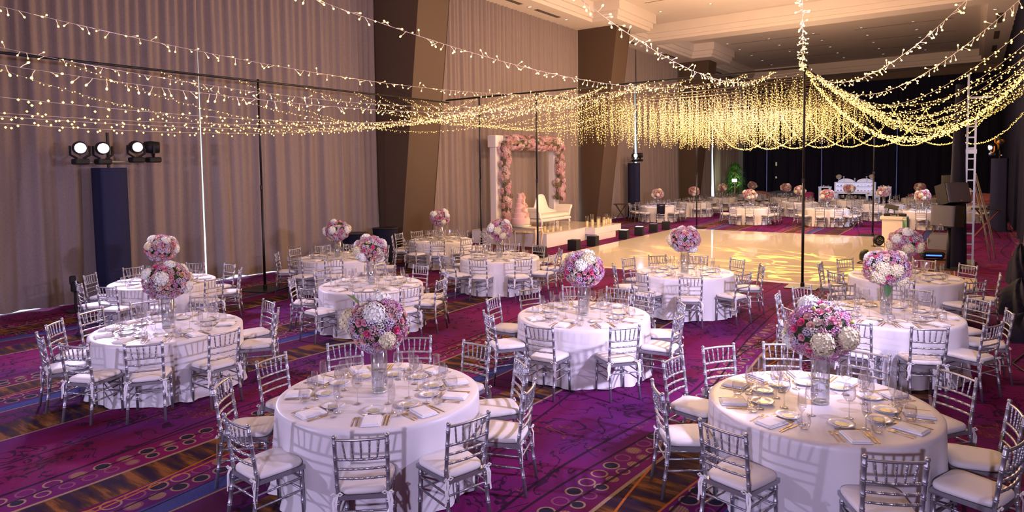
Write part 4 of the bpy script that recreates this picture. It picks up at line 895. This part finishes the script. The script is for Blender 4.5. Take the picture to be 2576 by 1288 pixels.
totem(-15.15, 33.1, 3.0, 'navy lighting tower between the second and third columns'); moving_head(-14.95, 32.75, 3.40, (.9, -.75, -.05), 'lens_on', 'glaring stage light on the distant left tower'); moving_head(-14.95, 33.45, 3.42, (.8, .5, .05), 'lens_dim', 'dark stage light beside the distant glaring one')
totem(.85, 33.0, 2.95, 'navy lighting tower by the far right wall'); moving_head(.60, 32.85, 3.40, (-.9, -.35, -.1), 'lens_dim', 'stage light with bright lens on the far right tower', True); moving_head(.82, 33.3, 3.75, (-.3, .4, .8), 'blackbox', 'orange-capped stage light tilted up on right tower', True)
totem(.95, 6.7, 2.95, 'navy lighting tower outside the picture on the right', .2); moving_head(.92, 6.5, 3.40, (-.95, .3, -.2), 'lens_on', 'stage light outside the picture on the right, lower'); moving_head(.92, 7.1, 3.40, (-.7, .7, -.2), 'lens_on', 'stage light outside the picture on the right, farther')
totem(.80, -3.6, 2.95, 'navy lighting tower behind the camera on the right', .2); moving_head(.75, -3.6, 3.40, (-.6, .78, -.2), 'lens_on', 'stage light behind the camera on the right')
totem(-9.5, -5.0, 2.95, 'navy lighting tower behind the camera on the left', .2); moving_head(-9.5, -4.85, 3.40, (.2, .97, -.2), 'lens_on', 'stage light behind the camera on the left')
for i, (x, y, lit) in enumerate(((-11.05, 17.15, 0), (-11.1, 19.4, 0), (-11.1, 20.75, 0), (-11.1, 23.3, 1), (-11.15, 24.85, 1), (-11.15, 26.3, 0), (-11.15, 27.7, 0))):
    o = thing('uplight_box', 'black box uplight beside dance floor, %s from camera' % OR[i], 'uplight', (x, y, 0), .05*i, 'black box uplights'); MB().bev(-.17, .17, -.17, .17, 0, .36, .012).build('housing', M['blackbox'], o); MB().box(-.14, .14, -.14, .14, .355, .364).build('lens', M['led_white' if lit else 'grille'], o)
    cb = MB().tube([(x-.15, y+.18, .02), (x-.35, y+.3, .012), (x-.30, y+.55, .012), (x-.1, y+.7, .012), (x-.25, y+.95, .012)], .010, 5).build('cable', M['cable'], None, True); tag(cb, 'black cable looping behind the uplight box, %s from camera' % OR[i], 'cable', 'uplight cables')
def par_can(x, y, z, rz, label):
    o = thing('par_light', label, 'stage light', (x, y, z), rz, 'round floor lights'); q = Matrix.Translation((0, 0, .22)) @ Matrix.Rotation(R(100), 4, 'X')
    MB().merge(MB().lathe([(.08, -.12), (.15, -.10), (.175, -.02), (.175, .05), (.15, .055)], 20), q).build('housing', M['blackbox'], o, True); b = MB()
    b.merge(MB().lathe([(.001, .050), (.15, .048)], 20), q).build('lens', M['grille'], o)
    for rr in (.05, .10):
        c = MB()
        for i in range(int(rr*120)): t = 2*PI*i/int(rr*120); c.ball((rr*math.cos(t), rr*math.sin(t), .052), .014, 6, 4)
        MB().merge(c, q).build('led_ring', M['alu'], o)
    b = MB()
    for s in (-1, 1): b.tube([(s*.19, 0, .22), (s*.20, -.02, .06), (s*.16, -.06, .012), (s*.16, .16, .012)], .011, 6)
    b.tube([(-.16, .16, .012), (.16, .16, .012)], .011, 6); b.build('bracket', M['black'], o)
par_can(-2.55, 24.9, .031, .75, 'round floor light beside the white disc jockey desk'); par_can(-2.45, 20.6, .031, 1.5, 'round floor light turned sideways behind lilac flowers')

# ================================================================== disc jockey desk, loudspeakers, ladder
dk = thing('dj_desk', 'white block desk holding the mixing console', 'desk', (-2.30, 27.0, .031), -.02)
MB().bev(-.34, .36, -.30, .30, 0, .78, .01).build('body', M['dj_white'], dk); MB().bev(-.40, .42, -.36, .36, .78, .90, .015).build('top', M['dj_white'], dk); MB().add([(.425, -.34, .86), (.425, .34, .86), (.43, .34, .45), (.43, -.30, .40), (.30, -.365, .45), (.30, -.365, .88), (.43, -.365, .88)], [(0, 1, 2, 3), (0, 3, 4, 5, 6)]).build('green_cloth', M['booth_green'], dk)
mx = thing('dj_controller', 'black mixing console with maker name on its front', 'mixer', (-2.26, 26.92, .933))
MB().bev(-.34, .34, -.20, .20, 0, .085, .012).build('body', M['blackbox'], mx)
for i in range(2): MB().lathe([(.085, .085), (.085, .10), (.06, .104), (.001, .104)], 18, (-.2+.4*i, .02, 0)).build('jog_wheel', M['grille'], mx)
for i in range(5): MB().bev(-.07+.035*i-.008, -.07+.035*i+.008, -.1, -.08, .085, .10, .003).build('fader', M['alu'], mx)
for i in range(8): MB().bev(-.28+.08*i-.012, -.28+.08*i+.012, -.17, -.145, .085, .092, .003).build('pad', M['gold'], mx)
tx = bpy.data.curves.new('maker_name', 'FONT'); tx.body = 'Pioneer DJ'; tx.size = .06; tx.align_x = 'CENTER'; tx.extrude = .0006
to = bpy.data.objects.new('maker_name', tx); COL.objects.link(to); bpy.context.view_layer.update(); me = bpy.data.meshes.new_from_object(to); bpy.data.objects.remove(to); me.materials.clear(); me.materials.append(M['text'])
link('maker_name', me, mx, (0, -.2015, .022), (PI/2, 0, 0))
ls = thing('laptop_stand', 'tilted dark laptop stand behind the mixing console', 'laptop stand', (-2.42, 27.16, .933))
MB().tube([(-.12, 0, 0), (-.08, .05, .2), (-.02, .10, .30)], .016, 6).tube([(.12, 0, 0), (.12, .05, .2), (.12, .08, .24)], .016, 6).build('legs', M['black'], ls)
MB().merge(MB().bev(-.22, .22, -.15, .15, 0, .025, .005), Matrix.Translation((.02, .06, .29)) @ Matrix.Rotation(R(12), 4, 'Y') @ Matrix.Rotation(R(24), 4, 'X')).build('tray', M['screen'], ls)
def speaker(loc, rot, dims, label, front='grille', name='loudspeaker'):
    o = thing(name, label, 'loudspeaker', loc); o.rotation_euler = rot; w, d, h = dims
    b = MB(); p = [(-w/2, -d/2), (w/2, -d/2), (w*.36, d/2), (-w*.36, d/2)]
    b.add([(x, y, z) for z in (-h/2, h/2) for x, y in p], [(3, 2, 1, 0), (4, 5, 6, 7)]+[(i, (i+1) % 4, 4+(i+1) % 4, 4+i) for i in range(4)]); b.build('cabinet', M['blackbox'], o)
    n = 8; vs = []
    for i in range(n+1):
        x = -w*.48+w*.96*i/n; y = -d/2-.03-.035*math.cos(PI*(i/n-.5)); vs += [(x, y, -h*.48), (x, y, h*.48)]
    vs += [(-w*.48, -d/2, -h*.48), (-w*.48, -d/2, h*.48), (w*.48, -d/2, -h*.48), (w*.48, -d/2, h*.48)]; k = 2*n+2
    b = MB().add(vs, [(2*i, 2*i+2, 2*i+3, 2*i+1) for i in range(n)]+[(k, 0, 1, k+1), (2*n, k+2, k+3, 2*n+1)]); b.build('front_grille', M[front], o, True)
    MB().bev(-.03, .03, -d/2-.07, -d/2-.064, -h*.42, -h*.40, .001).build('badge', M['alu'], o)
    MB().bev(-w*.14, w*.14, d/2-.004, d/2+.008, -h*.1, h*.25, .003).build('connector_panel', M['black'], o)
    return o
ss = thing('speaker_stand', 'black speaker pole on a flat base by the ladder', 'speaker stand', (-.50, 20.75, 0)); MB().tube([(0, 0, .02), (0, 0, 1.12)], .045, 10).build('pole', M['black'], ss, True); MB().bev(-.28, .28, -.28, .28, 0, .02, .006).build('base_plate', M['black'], ss); MB().bev(-.12, .12, -.12, .12, 1.10, 1.125, .005).build('top_plate', M['black'], ss)
speaker((-.50, 20.75, 1.41), (R(-4), 0, -.62), (.68, .46, .56), 'lower black loudspeaker with grey grille on the stand'); speaker((-.48, 20.80, 1.98), (R(-14), 0, -1.15+PI*.62), (.70, .44, .54), 'upper loudspeaker showing its back panel, tilted')
speaker((-.55, 24.2, 2.15), (0, 0, -.4), (.40, .36, .56), 'rear loudspeaker standing above the tilted one', 'blackbox'); s2 = thing('speaker_stand', 'slim black stand of the rear loudspeaker', 'speaker stand', (-.55, 24.2, 0)); MB().tube([(0, 0, .02), (0, 0, 1.86)], .035, 10).build('pole', M['black'], s2, True); MB().bev(-.3, .3, -.3, .3, 0, .02, .006).build('base_plate', M['black'], s2)
mo = thing('stage_monitor', 'wedge monitor case behind the loudspeaker stand', 'monitor', (-.78, 25.5, 0), -.2)
MB().add([(-.36, -.28, 0), (.36, -.28, 0), (.36, .28, 0), (-.36, .28, 0), (-.36, -.05, .46), (.36, -.05, .46), (.36, .28, .50), (-.36, .28, .50)], [(3, 2, 1, 0), (4, 5, 6, 7), (0, 1, 5, 4), (1, 2, 6, 5), (2, 3, 7, 6), (3, 0, 4, 7)]).build('body', M['grille'], mo)
for i in range(7): MB().box(-.40, -.37, -.2+i*.06, -.175+i*.06, .03, .34).build('side_slat', M['alu'], mo)
lb = thing('led_bar', 'dark effect light with blue glow on the floor', 'stage light', (-.95, 22.6, 0), .3); MB().bev(-.28, .28, -.2, .2, .06, .24, .03).build('body', M['blackbox'], lb); MB().bev(-.2, .2, -.21, -.195, .12, .16, .004).build('lens', M['blue_led'], lb)
for s in (-1, 1): MB().bev(s*.22-.03, s*.22+.03, -.16, .16, 0, .06, .01).build('foot', M['black'], lb)
# black cloth column and aluminium lift tower
bc = thing('lift_tower_cover', 'tall black cloth column beside the loudspeakers', 'drape', (-.34, 21.35, 0)); n = 20; vs = []; rows = (0, .6, 1.6, 2.8, 4.0, 4.9)
for q, z in enumerate(rows):
    for i in range(n): t = 2*PI*i/n; k = (.24-.028*q)*(1+.08*math.sin(6*t+q)); vs.append((math.cos(t)*k, math.sin(t)*k*.8, z))
MB().add(vs, [(r*n+i, r*n+(i+1) % n, (r+1)*n+(i+1) % n, (r+1)*n+i) for r in range(len(rows)-1) for i in range(n)]+[tuple(range((len(rows)-1)*n, len(rows)*n))]).build('cloth', M['black_drape'], bc, True); MB().bev(-.3, .3, -.25, .25, 0, .02, .005).build('base_plate', M['black'], bc)
ld = thing('lift_ladder', 'aluminium lift tower with rungs and slanted braces', 'ladder', (-.06, 21.7, 0))
for x, h in ((-.10, 5.2), (.08, 4.0)): MB().box(x-.025, x+.025, -.03, .03, 0, h).build('rail', M['alu'], ld)
for i in range(13): MB().box(-.10, .08, -.02, .02, .30+i*.29-.018, .30+i*.29+.018).build('rung', M['alu'], ld)
MB().box(-.11, .42, -.03, .03, 4.52, 4.58).build('top_arm', M['alu'], ld); MB().box(-.14, .12, -.05, .05, 3.05, 3.17).build('bracket', M['alu'], ld)
MB().tube([(.10, .02, 2.5), (.46, 1.2, .98), (.62, 1.8, .02)], .028, 6).build('brace', M['alu'], ld); MB().tube([(.10, -.02, 2.2), (.34, .9, .98), (.5, 1.5, .02)], .024, 6).build('brace', M['alu'], ld)
MB().bev(-.16, .14, -.9, .9, 0, .06, .01).build('foot', M['alu'], ld)
# clutter along the right wall
rnd = random.Random(77)
for (x, y, sx, sy, h, l) in ((.78, 15.4, .34, .8, .62, 'dark navy cloth heap on the floor by the curtain'), (.90, 18.6, .26, .8, .95, 'black cloth-covered stack leaning at the right curtain'), (.72, 13.3, .30, .5, .34, 'low black equipment bag near the right edge')):
    n, m = 36, 12; vs = []
    ph = [rnd.uniform(0, 6) for _ in range(4)]
    for j in range(m+1):
        v = j/m
        for i in range(n):
            t = 2*PI*i/n; k = math.cos(v*PI/2)**.7*(1+.22*math.sin(3*t+ph[0]+v*2)+.16*math.sin(7*t+ph[1]+v*5)+.10*math.sin(11*t+v*9)); vs.append((x+sx*k*math.cos(t)*.85, y+sy*k*math.sin(t), max(.002, h*v**.9*(1+.3*math.sin(2*t+ph[2])*(1-v))+(.05*math.sin(5*t+v*11) if v > 0 else 0))))
    o = MB().add(vs, [(r*n+i, r*n+(i+1) % n, (r+1)*n+(i+1) % n, (r+1)*n+i) for r in range(m) for i in range(n)]).build('cloth_heap', M['black_drape'], None, True); tag(o, l, 'cloth')
for i, (pts, l) in enumerate((([(.65, 17.2, .012), (.2, 16.6, .012), (-.1, 16.9, .012), (.1, 18, .012), (-.05, 19.4, .012)], 'black cable from cloth heap toward the ladder'), ([(.7, 12.2, .012), (.5, 11.4, .012), (.75, 10.6, .012), (.62, 9.8, .012)], 'black cable curling on carpet at right edge'))): tag(MB().tube(pts, .011, 5).build('cable', M['cable'], None, True), l, 'cable')
tag(MB().tube([(-.1, 17.6, .014), (.3, 17.7, .014), (.62, 17.72, .014)], .014, 6).build('floor_tube', M['alu'], None, True), 'thin pale pipe lying on carpet near the ladder', 'pipe'); tag(MB().tube([(-.05, 14.95, .014), (.3, 15.0, .014), (.42, 15.05, .014)], .012, 6).build('floor_tube', M['alu'], None, True), 'short pale pipe lying behind the right table', 'pipe')
tag(MB().box(-.12, .12, 17.4, 19.3, .001, .012).build('floor_board', M['cream_wood']), 'pale plank lying on carpet below the ladder', 'plank')
tf = thing('folding_tray_table', 'dark folding table on red crossed legs beyond the ladder', 'table', (.45, 30.2, 0)); MB().bev(-.5, .5, -.35, .35, 1.04, 1.075, .008).build('top', M['black'], tf)
for s in (-1, 1):
    for k in (-1, 1): MB().tube([(s*.4, k*.25, 0), (-s*.4*k*s, k*.25, 1.04)] if False else [(s*.40, k*.25, 0), (-s*.35, k*.25, 1.04)], .018, 6).build('leg', M['red_steel'], tf)
# folding tray stand by the second column
tsn = thing('tray_stand', 'dark wooden folding tray stand by the column', 'tray stand', (-14.9, 30.9, 0), .4)
for k in (-.2, .2):
    for s in (-1, 1): MB().tube([(s*.30, k, 0), (-s*.26, k, .86)], .020, 6).build('leg', M['darkwood'], tsn)
MB().bev(-.36, .36, -.26, .26, .86, .90, .01).build('tray_top', M['darkwood'], tsn); MB().tube([(-.12, -.2, .3), (-.12, .2, .3)], .012, 6).build('crossbar', M['darkwood'], tsn)
# garment over the chair at the leftmost far table
vs = []
for i, (y, z) in enumerate(((-.20, .42), (-.245, .55), (-.275, .75), (-.285, .93), (-.262, .955), (-.235, .93), (-.215, .60))):
    for k in range(5): vs.append((-.19+.095*k, y+.012*math.sin(k*2+i), z+.006*math.cos(k*3)))
o = MB().add(vs, [(r*5+k, r*5+k+1, r*5+6+k, r*5+5+k) for r in range(6) for k in range(4)]).build('black_garment', M['black_drape'], None, True); tag(o, 'black garment hung over a chair at leftmost far table', 'garment')
fc = min((q for q in bpy.data.objects if q.name.startswith('banquet_chair') and q.location.y > 29 and q.location.y < 31.4), key=lambda q: abs(q.location.x+12.4)+abs(q.location.y-30.2)); o.location = fc.location; o.rotation_euler = fc.rotation_euler
# black round cocktail tables by the first column
for x, y, h, r_, l in ((-15.05, 13.2, .96, .40, 'low black round bar table at the curtain edge'), (-14.85, 14.25, 1.04, .40, 'taller black-clothed bar table before the first column')):
    o = thing('cocktail_table', l, 'table', (x, y, 0)); MB().lathe([(r_, h-.03), (r_+.01, h-.015), (r_, h), (.001, h)], 28).build('top', M['black'], o); n = 32; vs = []
    for q, z in enumerate((h-.03, h*.6, h*.25, .01)):
        for i in range(n): t = 2*PI*i/n; k = (r_*.98-.05*q*(1 if q < 3 else .2))*(1+.05*q*.5*math.sin(9*t)); vs.append((k*math.cos(t), k*math.sin(t), z))
    MB().add(vs, [(q*n+i, (q+1)*n+i, (q+1)*n+(i+1) % n, q*n+(i+1) % n) for q in range(3) for i in range(n)]).build('skirt', M['black_drape'], o, True)
# small tripod by the left curtain
tp = thing('light_stand', 'small black clamp stand on the floor at the left curtain', 'stand', (-15.1, 5.75, 0)); MB().tube([(0, 0, .02), (0, 0, .42)], .028, 8).build('post', M['black'], tp); MB().bev(-.07, .07, -.06, .06, .40, .62, .02).build('clamp', M['blackbox'], tp); MB().bev(-.03, .03, -.09, .02, .56, .74, .015).build('head', M['blackbox'], tp); MB().bev(-.16, .16, -.16, .16, 0, .02, .005).build('base_plate', M['black'], tp)
tag(MB().tube([(-15.0, 5.9, .012), (-14.7, 6.3, .012), (-14.6, 6.9, .012), (-14.9, 7.3, .012)], .012, 5).build('cable', M['cable'], None, True), 'black cable at the foot of left lighting tower', 'cable')

# ================================================================== the far end: plant, lounge seats, dessert buffet
fp = thing('potted_fern', 'tall green plant wall lit by a bright lamp', 'plant', (-14.55, 49.6, 0)); MB().lathe([(.36, 0), (.42, .3), (.42, .5), (.001, .5)], 18).build('pot', M['black'], fp); MB().tube([(0, 0, .4), (.05, 0, 1.6), (0, 0, 2.3)], .07, 7).build('trunk', M['darkwood'], fp)
rnd = random.Random(12); b = MB()
for i in range(900):
    z = rnd.uniform(.6, 3.0); rr = .95*math.sin(min(PI, (z+.5)/3.6*PI))**.7*rnd.uniform(.55, 1.05); t = rnd.uniform(0, 6.28); c = Vector((rr*.6*math.cos(t), rr*math.sin(t) if False else rr*.6*math.sin(t), z)); c.x *= 1.35
    d = Vector((math.cos(t), math.sin(t), rnd.uniform(-.9, .2))).normalized(); petal(b, c, d, (0, 0, 1), rnd.uniform(.18, .34), .07, -.2)
b.build('fronds', M['fern'], fp)['kind'] = 'stuff'
pl = thing('plant_lamp', 'glaring lamp standing in front of the green plant', 'lamp', (-14.2, 48.3, 0)); MB().tube([(0, 0, .02), (0, 0, 1.55)], .03, 8).build('pole', M['alu'], pl); MB().lathe([(.2, 0), (.2, .02)], 14).build('base_plate', M['black'], pl); MB().bev(-.20, .20, -.05, .05, 1.52, 1.86, .02).build('housing', M['blackbox'], pl)
for i in range(3): MB().bev(-.17+.12*i, -.07+.12*i, -.06, -.048, 1.58, 1.80, .01).build('lens', M['plant_light'], pl)
spot('plant_beam', (-14.2, 48.45, 1.8), (-14.9, 49.6, 1.9), 120, (.85, 1, .6), 120, .5)
def lounge(x, y, rz, m, label, L=1.5):
    o = thing('lounge_sofa', label, 'sofa', (x, y, 0), rz); n = 16; b = MB(); vs = []
    for i in range(n+1):
        t = -1+2*i/n; yy = .30-.35*t*t; 
        for q in ((t*L/2, yy-.06, .25), (t*L/2, yy-.06, .86-.14*t*t), (t*L/2, yy+.10, .88-.14*t*t), (t*L/2, yy+.12, .12)): vs.append(q)
    b.add(vs, [(i*4+k, i*4+k+1, i*4+5+k, i*4+4+k) for i in range(n) for k in range(3)]+[(0, 1, 2, 3), (n*4+3, n*4+2, n*4+1, n*4)]); b.build('backrest', M[m], o, True); MB().bev(-L/2, L/2, -.42, .25, .12, .42, .06).build('seat', M[m], o, True)
    for sx in (-1, 1):
        for sy in (-.34, .2): MB().tube([(sx*L*.42, sy, 0), (sx*L*.42, sy, .13)], .025, 6).build('leg', M['black'], o)
lounge(-12.95, 49.9, 0, 'pinksofa', 'curved salmon pink sofa at the far wall', 1.7); lounge(-11.5, 51.6, .1, 'greyseat', 'dark blue-grey sofa behind the pink one', 2.4); lounge(-9.4, 49.2, -.2, 'pinkchair', 'magenta lounge chair behind the centre pole', .8); lounge(-3.0, 48.2, .3, 'pinkchair', 'magenta chair right of the desserts', .7); lounge(-1.6, 48.0, -.2, 'pinksofa', 'dark red lounge chair by the loudspeaker', .8); lounge(.5, 49.5, 0, 'pinksofa', 'salmon sofa seen through the ladder', 1.5)
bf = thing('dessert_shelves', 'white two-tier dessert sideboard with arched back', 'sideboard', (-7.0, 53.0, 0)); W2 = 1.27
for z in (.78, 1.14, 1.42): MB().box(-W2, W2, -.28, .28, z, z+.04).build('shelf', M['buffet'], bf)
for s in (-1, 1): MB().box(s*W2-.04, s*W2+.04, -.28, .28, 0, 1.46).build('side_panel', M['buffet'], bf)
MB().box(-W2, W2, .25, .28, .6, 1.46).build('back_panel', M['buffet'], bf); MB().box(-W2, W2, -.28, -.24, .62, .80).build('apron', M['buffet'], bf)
for s in (-1, 1):
    n = 12; vs = [(s*.62+.55*math.cos(PI*i/n), y, 1.46+.26*math.sin(PI*i/n)) for y in (.22, .27) for i in range(n+1)]; k = n+1
    MB().add(vs, [tuple(range(k)), tuple(range(2*k-1, k-1, -1))]+[(i, k+i, k+i+1, i+1) for i in range(n)]).build('arched_back', M['buffet'], bf)
rnd = random.Random(3); SW = [MB().lathe([(.055, 0), (.06, .05), (.03, .09), (.001, .1)], 8).mesh('dessert_cup', M['sweet']), MB().lathe([(.05, 0), (.012, .02), (.012, .06), (.06, .09), (.05, .11), (.001, .11)], 8).mesh('dessert_cup', M['buffet']), MB().lathe([(.06, 0), (.065, .03), (.05, .05), (.001, .06)], 8).mesh('dessert_cup', M['sweet'])]
for zi, z in enumerate((.821, 1.181)):
    for i in range(11): o = link('dessert_cup', SW[rnd.randrange(3)], None, (-7.0-1.1+.22*i, 52.86+rnd.uniform(-.06, .06), z)); tag(o, 'small pink dessert on the %s shelf, %s from left' % (('lower', 'upper')[zi], OR[i]), 'dessert', 'desserts on the sideboard')
def stand(x, y, z, h, fl, label):
    o = thing('flower_stand' if fl else 'tiered_server', label, 'vase' if fl else 'stand', (x, y, z)); MB().lathe([(.07, 0), (.02, .03), (.02, h*.6), (.10, h*.62), (.001, h*.63)], 12).build('stand', M['buffet'], o, True)
    if fl: MB().ball((0, 0, h*.62+.14), .20, 9, 7, (1, 1, .8), .12, random.Random(int(x*9))).build('white_flowers', M['hyd_white'], o)
    else: MB().lathe([(.02, h*.62), (.02, h*.9), (.07, h*.91), (.07, h*.93), (.001, h)], 12).build('upper_tier', M['buffet'], o, True)
for x, fl, l in ((-8.05, 1, 'left white flower vase on dessert sideboard'), (-7.72, 0, 'left two-tier white server on dessert sideboard'), (-6.25, 0, 'right two-tier white server on dessert sideboard'), (-5.92, 1, 'right white flower vase on dessert sideboard'), (-7.0, 0, 'small white server in the middle of the sideboard')): stand(x, 52.9, 1.461, .42 if x != -7.0 else .3, fl, l)
for x, y, w, h, l in ((-8.95, 52.8, .40, 1.14, 'tall white square pedestal table left of the sideboard'), (-5.1, 52.8, .40, 1.16, 'tall white square pedestal table right of the sideboard'), (-8.25, 51.6, .36, .72, 'low white square table left of the sideboard'), (-5.75, 51.6, .36, .66, 'low white square table right of the sideboard')):
    o = thing('pedestal_table', l, 'table', (x, y, 0)); MB().bev(-w, w, -w*.8, w*.8, h-.10, h, .01).build('top', M['buffet'], o)
    for sx in (-1, 1):
        for sy in (-1, 1): MB().box(sx*(w-.06)-.04, sx*(w-.06)+.04, sy*(w*.8-.06)-.04, sy*(w*.8-.06)+.04, 0, h-.1).build('leg', M['buffet'], o)
    for i in range(4): q = link('dessert_cup', SW[i % 3], None, (x-.22+.15*i, y-.05, h+.001)); tag(q, 'dessert on the %s, %s from left' % (l.replace(' of the sideboard', ' of sideboard'), OR[i]), 'dessert', 'desserts on white tables')
for i, (x, y) in enumerate(((-13.9, 45.6), (-10.9, 44.8))): pass
wp = thing('wall_sign', 'two small pale plates on the dark end wall beside the plant', 'wall plate', (-12.9, 55.0, 2.2)); MB().box(-.06, .06, 0, .02, .5, .8).build('upper_plate', M['alu'], wp); MB().box(-.06, .06, 0, .02, -.5, -.35).build('lower_plate', M['alu'], wp)
